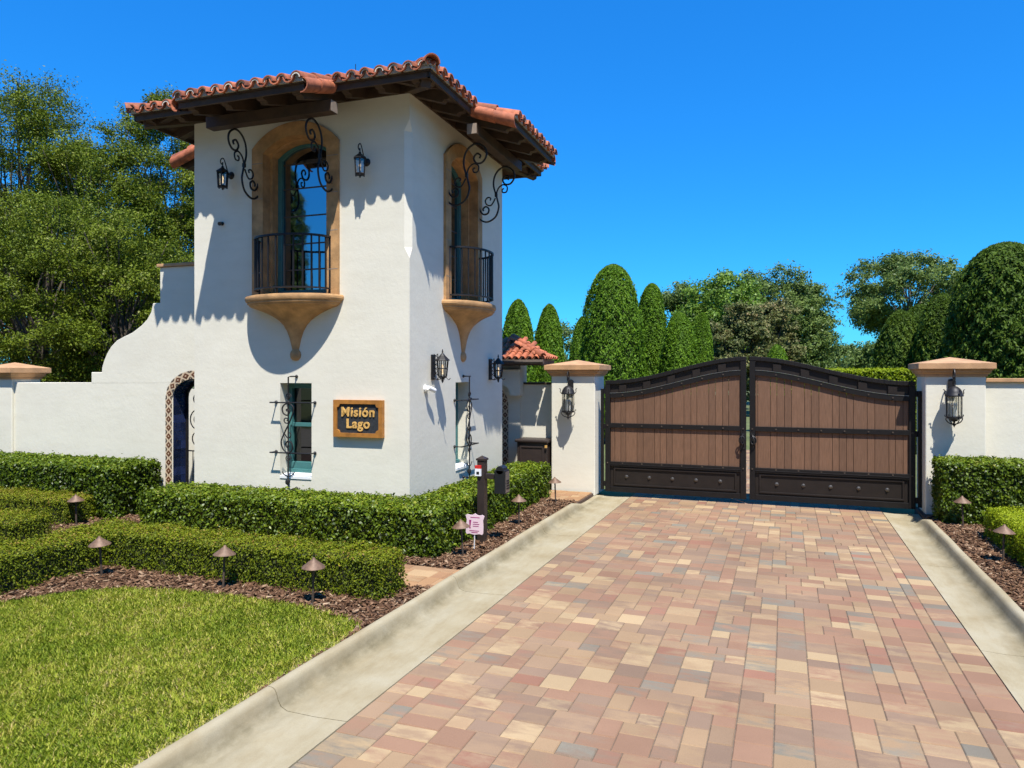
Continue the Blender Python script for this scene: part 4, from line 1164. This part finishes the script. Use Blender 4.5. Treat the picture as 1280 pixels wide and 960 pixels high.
# ------------------------------------------------------------------ garden wall left of the tower
def arch_tiles(b, hw, z0, zs, rise, wd, o=0.012, n_arc=9, tile=0.147, cx=0.0, fy=0.0):
    """glazed tile border round an arch: cream squares with brown diamonds and dots"""
    def quad(pts, y, mi): b.add([(u, fy - y, v) for u, v in pts], [(0, 1, 2, 3)], mi)
    cells = []
    for sd in (-1, 1):
        nz = int((zs - z0) / tile); h = (zs - z0) / nz
        for i in range(nz):
            za, zb = z0 + i * h, z0 + (i + 1) * h
            xi, xo = cx + sd * hw, cx + sd * (hw + wd)
            cells.append([(xo, za), (xi, za), (xi, zb), (xo, zb)])
    for i in range(n_arc):
        t0, t1 = PI - PI * i / n_arc, PI - PI * (i + 1) / n_arc
        e = lambda t, k: (cx + (hw + k) * math.cos(t), zs + (rise + k) * math.sin(t))
        cells.append([e(t0, wd), e(t0, 0), e(t1, 0), e(t1, wd)])
    for q in cells:
        c = (sum(p[0] for p in q) / 4, sum(p[1] for p in q) / 4)
        quad(q, o, 0)
        sh = lambda p, k: (c[0] + (p[0] - c[0]) * k, c[1] + (p[1] - c[1]) * k)
        mids = [((q[i][0] + q[(i + 1) % 4][0]) / 2, (q[i][1] + q[(i + 1) % 4][1]) / 2) for i in range(4)]
        quad([sh(p, .78) for p in mids], o + .003, 1)
        quad([sh(p, .22) for p in mids], o + .006, 0)
        for k in range(4):                               # quarter ornaments in the corners
            a, b0, c0 = q[k], mids[k], mids[(k - 1) % 4]
            l = lambda p, r, t: (p[0] + (r[0] - p[0]) * t, p[1] + (r[1] - p[1]) * t)
            quad([l(a, c, .06), l(a, b0, .55), l(a, c, .34), l(a, c0, .55)], o + .003, 2)
def tile_edges(b, hw, z0, zs, rise, wd, cx, fy, d=0.03):
    out = [(cx - hw, z0), (cx - hw, zs)] + [(cx + hw * math.cos(PI - PI * i / 18), zs + rise * math.sin(PI - PI * i / 18)) for i in range(1, 18)] + [(cx + hw, zs), (cx + hw, z0)]
    return out

GW = 0.70                                                # wall plane behind the tower front
gwall = empty('garden_wall', CW, DEL); tag(gwall, 'white stucco garden wall with swept curved top and tiled archway', 'wall')
top = [(-3.83, 4.27), (-5.23, 4.27), (-5.23, 3.65), (-5.39, 3.65), (-5.43, 3.50), (-5.52, 3.37), (-5.66, 3.26), (-5.86, 3.145), (-6.06, 3.075), (-6.22, 3.01), (-6.36, 2.90), (-6.46, 2.77), (-6.53, 2.64), (-6.575, 2.52), (-6.58, 2.44), (-6.83, 2.44), (-6.83, 2.25), (-8.82, 2.245), (-8.82, 0.0)]
HWA, ZSA, RISE = 0.49, 2.0, 0.33; ACX = -4.46
def door_hole(cx, hw, zs, rise, n=18):
    return [(cx - hw, 0.02), (cx + hw, 0.02)] + [(cx + hw * math.cos(PI * i / n), zs + rise * math.sin(PI * i / n)) for i in range(n + 1)]
b = MB()
sweep = [(-3.83, 0.0)] + top
b.prism(sweep, [door_hole(ACX, HWA, ZSA, RISE)], lambda u, v, d: (u, d, v), GW, GW + 0.36)
b.build('wall', M['stucco'], gwall, bevel=0.012)
b = MB(); b.box(-5.27, -3.831, GW - 0.04, GW + 0.40, 4.272, 4.325); b.build('coping', M['cap'], gwall, bevel=0.008)
b = MB(); arch_tiles(b, HWA + .003, 0.05, ZSA, RISE, 0.142, cx=ACX, fy=GW); b.build('tile_border', [M['tilecream'], M['tilebrown'], M['stem']], gwall, recalc=False)
b = MB()                                                 # blue tiles lining the jamb
nz = 13
for i in range(nz):
    for j in range(2):
        z0 = 0.03 + i * .152; y0 = GW + 0.012 + j * .172
        for sd in (-1, 1):
            x0, x1 = sorted((ACX + sd * (HWA - .012), ACX + sd * (HWA - .001)))
            b.box(x0, x1, y0, y0 + .166, z0, z0 + .146, 0, random.random())
for i in range(14):
    a0, a1 = PI * (i + .03) / 14, PI * (i + .97) / 14
    for j in range(2):
        y0 = GW + 0.012 + j * .172; k0, k1 = .001, .012
        e = lambda t, k, y: (ACX + (HWA - k) * math.cos(t), y, ZSA + (RISE - k) * math.sin(t))
        b.hexa([e(a0, k0, y0), e(a1, k0, y0), e(a1, k0, y0 + .166), e(a0, k0, y0 + .166)], [e(a0, k1, y0), e(a1, k1, y0), e(a1, k1, y0 + .166), e(a0, k1, y0 + .166)], 0, random.random())
b.build('jamb_tiles', M['bluetile'], gwall)
# iron gate in the arch
ig = empty('iron_gate', TL(ACX, GW + 0.30), DEL); tag(ig, 'black wrought iron scroll gate inside the tiled archway left of the tower', 'gate')
b = MB(); hw = HWA - .03
out = [(-hw, .05)] + [(-hw, ZSA)] + [(hw * math.cos(PI - PI * i / 14), ZSA + (RISE - .03) * math.sin(PI - PI * i / 14)) for i in range(1, 14)] + [(hw, ZSA), (hw, .05), (-hw, .05)]
for p, q in zip(out[:-1], out[1:]): b.bar((p[0], 0, p[1]), (q[0], 0, q[1]), .05, .03)
b.build('frame', M['iron'], ig)
b = MB()
for z in (0.35, 1.05): b.bar((-hw, 0, z), (hw, 0, z), .03, .02)
for k in range(1, 7): x = -hw + 2 * hw * k / 7; b.tube([(x, 0, .05), (x, 0, 1.05)], .008, 6)
b.build('bars', M['iron'], ig)
b = MB()
for sx in (-1, 1):
    for (zc, R0) in ((1.28, .17), (1.62, .19), (1.98, .15)):
        b.tube([(sx * (.23 + R0 * (1 - k / 34) * math.cos(k * .38 + zc * 7) * .9), 0, zc + R0 * (1 - k / 34) * math.sin(k * .38 + zc * 7)) for k in range(30)], .010, 6)
    b.tube(catmull([(sx * .02, 0, 1.05), (sx * .12, 0, 1.35), (sx * .02, 0, 1.7), (sx * .16, 0, 2.0), (sx * .02, 0, 2.28)], 6), .011, 6)
b.build('scrollwork', M['iron'], ig, smooth=True)
cwall = MB(); cwall.box(-7.2, -3.84, 2.6, 2.8, 0, 2.1)
o = cwall.build('courtyard_wall', M['stucco']); o.location = CW; o.rotation_euler.z = DEL; tag(o, 'pale courtyard wall glimpsed through the iron scroll gate', 'wall')
o = MB(); o.box(-9, -3.7, GW + .4, 2.55, 0.0, 0.07); o = o.build('courtyard_floor', M['joint']); o.location = CW; o.rotation_euler.z = DEL; structure(o)

# ------------------------------------------------------------------ pillars
def pillar(x0, x1, y0, y1, label, hz=2.37, over=0.12):
    cx, cy = (x0 + x1) / 2, (y0 + y1) / 2; hx, hy = (x1 - x0) / 2, (y1 - y0) / 2
    r = empty('gate_pillar'); tag(r, label, 'pillar')
    b = MB(); b.box(-hx, hx, -hy, hy, 0, hz); b.build('shaft', M['stucco'], r, bevel=0.018)
    b = MB()
    ring = lambda k, z: [(-hx - k, -hy - k, z), (hx + k, -hy - k, z), (hx + k, hy + k, z), (-hx - k, hy + k, z)]
    for (k0, z0), (k1, z1) in (((.02, hz - .004), (.025, hz + .03)), ((.025, hz + .03), (.062, hz + .06)), ((.062, hz + .06), (.075, hz + .105)), ((over - .025, hz + .105), (over - .02, hz + .118)), ((over, hz + .118), (over, hz + .215))):
        b.hexa(ring(k0, z0), ring(k1, z1))
    b.add(ring(over, hz + .215) + [(0, 0, hz + .325)], [(0, 1, 4), (1, 2, 4), (2, 3, 4), (3, 0, 4)])
    b.build('cap', M['cap'], r, bevel=0.008)
    return r, cx, cy
r, cx, cy = pillar(-4.40, -3.50, 13.85, 14.62, 'white stucco gate pillar left of the driveway gate, beside the dark bin'); r.location = (cx, cy, 0)
r, cx, cy = pillar(2.20, 3.07, 13.72, 14.58, 'white stucco gate pillar right of the driveway gate, behind the tall hedge'); r.location = (cx, cy, 0)
r, cx, cy = pillar(0, 0.62, 0, 0.58, 'white stucco pillar cut off by the left picture edge at the end of the garden wall', 2.31, 0.13); r.location = TL(-8.79 - 0.31, GW - 0.05 + 0.29); r.rotation_euler.z = DEL
a = pillar_lantern()
place(a, (-3.99, 13.85, 1.90), 0, 'large black lantern on the left gate pillar', 'lantern', 'lanterns on the gate pillars')
place(copy_tree(a), (2.58, 13.72, 1.93), 0, 'large black lantern on the right gate pillar', 'lantern', 'lanterns on the gate pillars')

# walls right of the drive and in the alcove
bw = empty('boundary_wall', (3.07, 14.05, 0)); tag(bw, 'white boundary wall right of the right gate pillar', 'wall')
b = MB(); b.box(0.002, 9, 0, 0.25, 0, 2.27); b.build('wall', M['stucco'], bw)
b = MB(); b.box(0.003, 9, -0.05, 0.30, 2.272, 2.335); b.build('coping', M['cap'], bw, bevel=0.008)
aw = empty('alcove_wall', (-5.2, 14.25, 0)); tag(aw, 'short shaded white wall between the tower and the left gate pillar', 'wall')
b = MB(); b.box(0.002, 0.798, 0, 0.25, 0, 2.19); b.build('wall', M['stucco'], aw)
b = MB(); b.box(-0.02, 0.797, -0.03, 0.28, 2.192, 2.235); b.build('coping', M['wood'], aw)
# annex with a tiled roof behind the tower
an = empty('gatehouse_annex', (-5.2, 14.22, 0)); tag(an, 'low wing behind the tower with tiled roof and tiled doorway', 'annex')
b = MB(); ax = -0.83
b.prism([(0, 0), (0, 2.72), (-3.2, 2.72), (-3.2, 0)], [door_hole(ax, 0.42, 1.78, 0.30)], lambda u, v, d: (u, d, v), 0.0, 0.3)
b.box(-3.2, -0.001, 0.302, 0.40, 0, 2.72)
b.build('wall', M['stucco'], an)
b = MB(); arch_tiles(b, 0.423, 0.05, 1.78, 0.30, 0.142, cx=ax, fy=0.0); b.build('tile_border', [M['tilecream'], M['tilebrown'], M['stem']], an, recalc=False)
b = MB(); b.prism([(0.03, 2.50), (0.03, 2.36), (0.08, 2.30), (0.14, 2.19), (0.26, 2.12), (0.30, 2.02), (0.30, 1.96), (0.52, 1.96), (0.52, 2.50)][::-1], [], lambda u, v, d: (-0.45 + u, d, v), -0.24, -0.002); b.build('corbel', M['stucco'], an)
ER, EF, EZ = 0.62, -0.45, 2.70                            # eave right, eave front, eave height
b = MB(); run = 0.85; AS = 0.46; zrr = EZ + AS * run
b.add([(ER, EF, EZ), (-3.3, EF, EZ), (-3.3, EF + run, zrr), (ER - run, EF + run, zrr), (ER, EF + run, EZ)], [(0, 1, 2, 3), (0, 3, 4)])
b.add([(ER, EF, EZ - .06), (-3.3, EF, EZ - .06), (-3.3, EF + run, zrr - .06), (ER - run, EF + run, zrr - .06), (ER, EF + run, EZ - .06)], [(0, 1, 2, 3), (0, 3, 4)])
b.box(-3.3, ER, EF - .002, EF + .03, EZ - .12, EZ - .002); b.box(ER - .03, ER + .002, EF + .031, EF + run, EZ - .12, EZ - .003)
rf = b.build('roof', M['wood'], an, recalc=False)
b = MB()
def cover(b, p0, p1, r, tint, side):
    p0, p1 = Vector(p0), Vector(p1); d = (p1 - p0).normalized(); s = Vector(side); u = s.cross(d); u = u if u.z > 0 else -u
    n = 6; vs = []
    for p, rr in ((p0, r), (p1, r * .88)):
        for R in (rr, rr - .016):
            for k in range(n + 1): a = PI * k / n; vs.append(tuple(p + s * R * math.cos(a) + u * R * math.sin(a)))
    m = n + 1; fs = []
    for k in range(n): fs += [(k, k + 1, 2 * m + k + 1, 2 * m + k), (m + k, m + k + 1, 3 * m + k + 1, 3 * m + k), (k, k + 1, m + k + 1, m + k)]
    b.add(vs, fs, 0, tint)
i = 0
while True:
    x = ER - 0.10 - i * .145
    if x < -2.6: break
    y = EF - .06
    while y < EF + min(run, (ER - x) * 1.0 + .05):
        cover(b, (x, y, EZ + .045 + AS * (y - EF)), (x, y + .30, EZ + .030 + AS * (y + .30 - EF)), 0.062, random.uniform(.25, .8), (1, 0, 0)); y += .24
    i += 1
for j in range(8):
    yy = EF + .12 + j * .145; x = ER + .06
    while x > ER - (yy - EF) - .05:
        if yy > EF + run: break
        cover(b, (x, yy, EZ + .045 - AS * (x - ER)), (x - .30, yy, EZ + .03 - AS * (x - .3 - ER)), 0.062, random.uniform(.25, .8), (0, 1, 0)); x -= .24
for k in range(4):
    q = k * .26 - .05; cover(b, (ER - q, EF + q, EZ + .09 + AS * q), (ER - q - .26, EF + q + .26, EZ + .08 + AS * (q + .26)), 0.07, random.uniform(.3, .7), Vector((1, 1, 0)).normalized())
b.build('roof_tiles', M['tile'], rf, smooth=True)
b = MB(); b.tube([(-3.2, EF - .06, EZ - .05), (ER + .06, EF - .06, EZ - .05)], .05, 8); b.build('gutter', M['stem'], an, smooth=True)
b = MB(); b.tube(catmull([(-0.40, EF - .03, EZ - .08), (-0.40, EF + .02, EZ - .22), (-0.46, EF + .12, EZ - .36), (-0.60, -.06, EZ - .42)], 6), .06, 8); b.build('downspout', M['stem'], an, smooth=True)

# bin in the alcove
sb = empty('storage_bin', (-4.79, 13.95, 0)); tag(sb, 'dark brown panelled storage bin between the white alcove wall and pillar', 'bin')
b = MB(); b.box(-.31, .33, -.20, .25, 0.08, 1.02)
for (z0, z1) in ((.16, .52), (.60, .95)):
    b.box(-.25, .26, -.215, -.201, z0, z0 + .035); b.box(-.25, .26, -.215, -.201, z1 - .035, z1); b.box(-.25, -.215, -.214, -.2012, z0 + .0352, z1 - .0352); b.box(.225, .26, -.214, -.2012, z0 + .0352, z1 - .0352)
b.build('body', M['terra_box'], sb, bevel=0.008)
b = MB(); b.box(-.35, .36, -.25, .27, 1.022, 1.085); b.build('lid', M['terra_box'], sb, bevel=0.02)
b = MB(); b.box(.30, .345, -.235, -.2515, .93, .98); b.build('latch', M['gold'], sb)

# ------------------------------------------------------------------ the driveway gate
GY = 14.0
LL = 2.66
def gz(x, off=0.0):
    t = max(0.0, min(1.0, x / LL)) ** 1.08
    return 2.265 + 0.45 * (t * t * (3 - 2 * t)) - off
def leaf(name, loc, flip, label):
    r = empty(name, loc); tag(r, label, 'gate', 'leaves of the driveway gate')
    sgn = -1 if flip else 1
    tf = lambda x, y, z: (sgn * x, y, z)
    n = 28; xs = [LL * k / n for k in range(n + 1)]
    P = lambda u, v, d: (u, d, v)
    def band(b, o0, o1, y0, y1, xa=0.0, xb=LL, mi=0):
        q = [x for x in xs if xa < x < xb]; q = [xa] + q + [xb]
        for p, s in zip(q[:-1], q[1:]):
            b.hexa([(p, y0, gz(p, o1)), (s, y0, gz(s, o1)), (s, y1, gz(s, o1)), (p, y1, gz(p, o1))], [(p, y0, gz(p, o0)), (s, y0, gz(s, o0)), (s, y1, gz(s, o0)), (p, y1, gz(p, o0))], mi)
    b = MB(tf)
    b.box(0, .10, 0, .09, .07, gz(0) - .075); b.box(LL - .10, LL, 0, .09, .07, gz(LL) - .075)
    band(b, 0, .074, -.006, .096)
    b.box(.101, LL - .101, 0.004, .086, .07, .17)
    b.build('frame', M['gatemetal'], r, bevel=0.004)
    b = MB(tf); band(b, .255, .345, -.004, .09, .1005, LL - .1005); b.build('curved_rail', M['gatemetal'], r)
    b = MB(tf); band(b, .245, .253, -.010, .03, .1005, LL - .1005); b.build('rail_trim', M['silver'], r)
    b = MB(tf); band(b, .0745, .2525, .045, .06, .1005, LL - .1005)
    for k in range(5):
        x = .35 + k * .47
        b.hexa([(x - .07, .01, gz(x - .07, .235)), (x + .07, .01, gz(x + .07, .235)), (x + .07, .046, gz(x + .07, .235)), (x - .07, .046, gz(x - .07, .235))],
               [(x - .07, .01, gz(x - .07, .10)), (x + .07, .01, gz(x + .07, .10)), (x + .07, .046, gz(x + .07, .10)), (x - .07, .046, gz(x - .07, .10))])
    b.build('frieze_panel', M['gatepanel'], r)
    b = MB(tf); x = .101; j = 0
    ws = [.085, .12, .10, .22, .12, .22, .11, .12, .11, .22, .13, .11, .22, .12, .13, .11, .22, .11]
    while x < LL - .101:
        w = min(ws[j % len(ws)], LL - .101 - x); j += 1
        if w < .04: break
        b.hexa([(x + .003, .038, .60), (x + w - .003, .038, .60), (x + w - .003, .06, .60), (x + .003, .06, .60)],
               [(x + .003, .038, gz(x, .34)), (x + w - .003, .038, gz(x + w, .34)), (x + w - .003, .06, gz(x + w, .34)), (x + .003, .06, gz(x, .34))], 0, random.random())
        x += w
    b.build('plank_panel', M['plank'], r, bevel=0.003)
    b = MB(tf); b.box(.1005, LL - .1005, .061, .07, .17, 2.0); b.build('backing', M['black'], r)
    b = MB(tf); b.box(.1005, LL - .1005, -.002, .036, 1.335, 1.425); b.build('middle_rail', M['gatemetal'], r, bevel=0.003)
    b = MB(tf); b.box(.1005, LL - .1005, -.004, .088, .575, .665); b.box(.1005, LL - .1005, -.012, -.0042, .605, .618); b.build('lower_rail', M['gatemetal'], r, bevel=0.003)
    b = MB(tf); b.box(.1005, LL - .1005, .035, .05, .171, .574)
    x0, x1 = .17, LL - .17
    b.box(x0, x1, .012, .034, .52, .55); b.box(x0, x1, .012, .034, .20, .23); b.box(x0, x0 + .03, .0121, .0341, .2302, .5198); b.box(x1 - .03, x1, .0121, .0341, .2302, .5198)
    b.build('kick_panel', M['gatepanel'], r, bevel=0.003)
    for k in range(5):
        b = MB(tf); x = LL * (k + 1) / 6 - .02
        b.lathe([(.034, 0), (.034, .008), (.022, .022), (0, .028)], n=10)
        b.v = []; b.f = []; b.m = []; b.t = []
        vs = []
        prof = [(.036, 0.0), (.034, .01), (.02, .016), (.016, .028), (0, .032)]
        for rr, h in prof:
            for q in range(10): a = 2 * PI * q / 10; vs.append((x + rr * math.cos(a), .034 - h, .375 + rr * math.sin(a)))
        fs = [(i * 10 + q, i * 10 + (q + 1) % 10, (i + 1) * 10 + (q + 1) % 10, (i + 1) * 10 + q) for i in range(len(prof) - 1) for q in range(10)]
        b.add(vs, fs); b.build('rosette', M['rosette'], r, smooth=True)
    b = MB(tf)
    for x in [.05] + [.35 + .38 * k for k in range(6)] + [LL - .05]:
        for z in (1.38, .64): b.box(x - .011, x + .011, -.016, -.0022, z - .011, z + .011)
        if .1 < x < LL - .1: b.box(x - .011, x + .011, -.016, -.0042, gz(x, .30) - .011, gz(x, .30) + .011)
    b.build('studs', M['stem'], r)
    b = MB(tf); x = LL - .05
    b.box(x - .03, x + .03, -.012, -.002, 1.0, 1.30)
    b.tube(catmull([(x, -.012, 1.27), (x - .01, -.07, 1.25), (x - .035, -.09, 1.16), (x - .01, -.07, 1.08), (x, -.012, 1.05)], 5), .013, 6)
    b.tube([(x - .02 + .05 * math.cos(2 * PI * k / 14), -.06, 1.17 + .07 * math.sin(2 * PI * k / 14)) for k in range(15)], .012, 6)
    b.build('pull_handle', M['iron'], r, smooth=True)
    b = MB(tf)
    b.box(-.095, -.04, .02, .08, .10, 2.10)
    for z in (.22, 1.36, 2.05): b.box(-.0395, -.001, .03, .07, z - .03, z + .03); b.tube([(-.02, .03, z - .05), (-.02, .03, z + .05)], .02, 8)
    b.build('hinge_post', M['gatemetal'], r)
    return r
leaf('gate_leaf', (-3.33, GY, 0.015), False, 'left leaf of the brown plank gate, hinged at the left white pillar')
LL = 2.71
leaf('gate_leaf', (2.10, GY, 0.015), True, 'right leaf of the brown plank gate, hinged at the right white pillar')

# ------------------------------------------------------------------ small things in the beds
def path_light():
    r = empty('path_light')
    b = MB(); b.lathe([(0, .49), (.012, .485), (.02, .468), (.115, .395), (.118, .388), (.112, .388), (.015, .45)], n=20); b.build('hat', M['bronze'], r, smooth=True)
    b = MB(); b.tube([(0, 0, -.05), (0, 0, .455)], .0125, 8); b.lathe([(.03, 0), (.03, .02), (.0126, .03)], n=10); b.build('stem', M['stem'], r, smooth=True)
    return r
PLS = [((-4.44, 6.06), 'bronze path light in the mulch, rightmost of the three before the low hedge'), ((-5.64, 6.13), 'bronze path light in the mulch, middle one of the three before the low hedge'), ((-7.28, 6.02), 'bronze path light in the mulch, leftmost of the three before the low hedge'),
       ((-10.15, 7.95), 'bronze path light between the low hedges and the tall dark hedge at left'), ((-3.82, 8.33), 'bronze path light next to the pink yard sign'), ((-3.80, 10.33), 'bronze path light in the mulch just beyond the keypad post'), ((-3.84, 12.35), 'bronze path light at the end of the hedge by the left gate pillar'),
       ((2.52, 12.6), 'bronze path light in front of the tall hedge right of the drive'), ((2.50, 10.38), 'bronze path light beside the lime green hedge')]
pl0 = None
for i, (p, lab) in enumerate(PLS):
    o = path_light() if i == 0 else copy_tree(pl0)
    if i == 0: pl0 = o
    o.location = (p[0], p[1], BZ); o.rotation_euler = (random.gauss(0, .03), random.gauss(0, .03), random.uniform(0, 6))
    tag(o, lab, 'path light', 'bronze path lights along the beds')

cb = empty('keypad_post', (-3.91, 9.16, BZ)); tag(cb, 'dark post with side arm and keypad box beside the drive', 'post')
b = MB(); b.box(-.055, .055, -.055, .055, -.1, 1.14); b.build('post', M['terra_box'], cb, bevel=0.006)
b = MB(); b.box(-.066, .066, -.066, .066, 1.141, 1.165); b.add([(-.066, -.066, 1.165), (.066, -.066, 1.165), (.066, .066, 1.165), (-.066, .066, 1.165), (0, 0, 1.205)], [(0, 1, 4), (1, 2, 4), (2, 3, 4), (3, 0, 4)]); b.build('post_cap', M['terra_box'], cb)
b = MB(); b.box(.056, .21, -.035, .035, .89, .96); b.build('arm', M['terra_box'], cb, bevel=0.004)
b = MB(); b.box(.211, .37, -.08, .085, .70, 1.02)
b.tube([(.29, -.08, 1.02), (.29, .085, 1.02)], .06, 12); kb = b.build('keypad_box', M['black'], cb, bevel=0.006)
b = MB(); b.box(.371, .376, -.065, .07, .72, 1.0)
for i in range(3):
    for j in range(4): b.box(.3762, .381, -.045 + i * .035, -.02 + i * .035, .76 + j * .035, .782 + j * .035, 1)
b.build('keypad', [M['silver'], M['black']], kb)
b = MB(); b.box(-.075, .012, -.085, -.0555, .93, 1.03, 0); b.box(-.075, .012, -.085, -.0555, 1.031, 1.075, 1); b.box(-.05, -.01, -.089, -.0852, .955, .99, 2); b.build('notice', [M['white'], M['red'], M['black']], cb)

ys = empty('yard_sign', (-3.84, 8.72, BZ), 0.25); ys.scale = (0.86, 0.86, 0.9); ys.rotation_euler = (0.10, 0.05, 0.25); tag(ys, 'small pink and white shield sign on a stake in the mulch', 'sign')
b = MB(); b.tube([(0, 0, -.1), (0, 0, .30)], .009, 6); b.build('stake', M['white'], ys)
sh = [(0, .24), (.075, .255), (.12, .245), (.135, .27), (.135, .37), (.125, .46), (.145, .525), (.115, .545), (.08, .532), (.04, .535), (0, .56), (-.04, .535), (-.08, .532), (-.115, .545), (-.145, .525), (-.125, .46), (-.135, .37), (-.135, .27), (-.12, .245), (-.075, .255)]
b = MB(); b.prism(sh[::-1], [], lambda u, v, d: (u, d, v), -.014, -.004); b.build('shield', M['pinkwhite'], ys)
b = MB(); b.prism([(-.09, .46), (-.055, .46), (-.065, .36), (-.08, .36)], [], lambda u, v, d: (u, d, v), -.0165, -.0145); b.box(-.085, -.06, -.0165, -.0145, .335, .352)
for (z, x0, x1) in ((.50, -.07, .07), (.43, -.03, .05), (.40, -.03, .07), (.37, -.03, .06), (.30, -.08, .07), (.275, -.05, .05)): b.box(x0, x1, -.016, -.0145, z - .005, z + .005)
b.build('print', M['magenta'], ys)

# ------------------------------------------------------------------ light, sky, camera
ELEV = math.radians(62.2)
sx, sy = 0.605, -1.0
a = DEL; sx, sy = sx * math.cos(a) - sy * math.sin(a), sx * math.sin(a) + sy * math.cos(a)
n_ = math.hypot(sx, sy); sdir = Vector((sx / n_ * math.cos(ELEV), sy / n_ * math.cos(ELEV), math.sin(ELEV)))
sun = bpy.data.lights.new('sun', 'SUN'); sun.energy = 4.65; sun.angle = math.radians(0.55); sun.color = (1.0, 0.96, 0.90)
so = bpy.data.objects.new('sun', sun); COL.objects.link(so); so.rotation_euler = sdir.to_track_quat('Z', 'Y').to_euler()
wd = bpy.data.worlds.new('World'); SC.world = wd; wd.use_nodes = True
nt = wd.node_tree; bg = nt.nodes['Background']
sk = nt.nodes.new('ShaderNodeTexSky'); sk.sky_type = 'NISHITA'; sk.sun_disc = False
sk.sun_elevation = ELEV; sk.sun_rotation = math.atan2(sdir.x, sdir.y); sk.altitude = 0; sk.air_density = 1.0; sk.dust_density = 0.25; sk.ozone_density = 3.5
gm = nt.nodes.new('ShaderNodeGamma'); gm.inputs['Gamma'].default_value = 0.62
hs = nt.nodes.new('ShaderNodeHueSaturation'); hs.inputs['Saturation'].default_value = 1.58; hs.inputs['Value'].default_value = 1.0
nt.links.new(sk.outputs[0], gm.inputs['Color']); nt.links.new(gm.outputs[0], hs.inputs['Color'])
nt.links.new(mixc(nt, 1.0, hs.outputs[0], (0.27, 1.42, 2.42), 'MULTIPLY'), bg.inputs['Color']); bg.inputs['Strength'].default_value = 0.10

cam = bpy.data.cameras.new('camera'); cam.sensor_width = 36; cam.lens = 900 / 1280 * 36; cam.clip_end = 2000; cam.clip_start = 0.05
cam.shift_y = -12 / 1280
co = bpy.data.objects.new('camera', cam); COL.objects.link(co); co.location = (0, 0, 2.4); co.rotation_euler = (PI / 2, 0, math.radians(20.75))
SC.camera = co
vs = SC.view_settings; vs.view_transform = 'Standard'; vs.look = 'None'; vs.exposure = 0.75; vs.gamma = 1.0; vs.use_curve_mapping = False
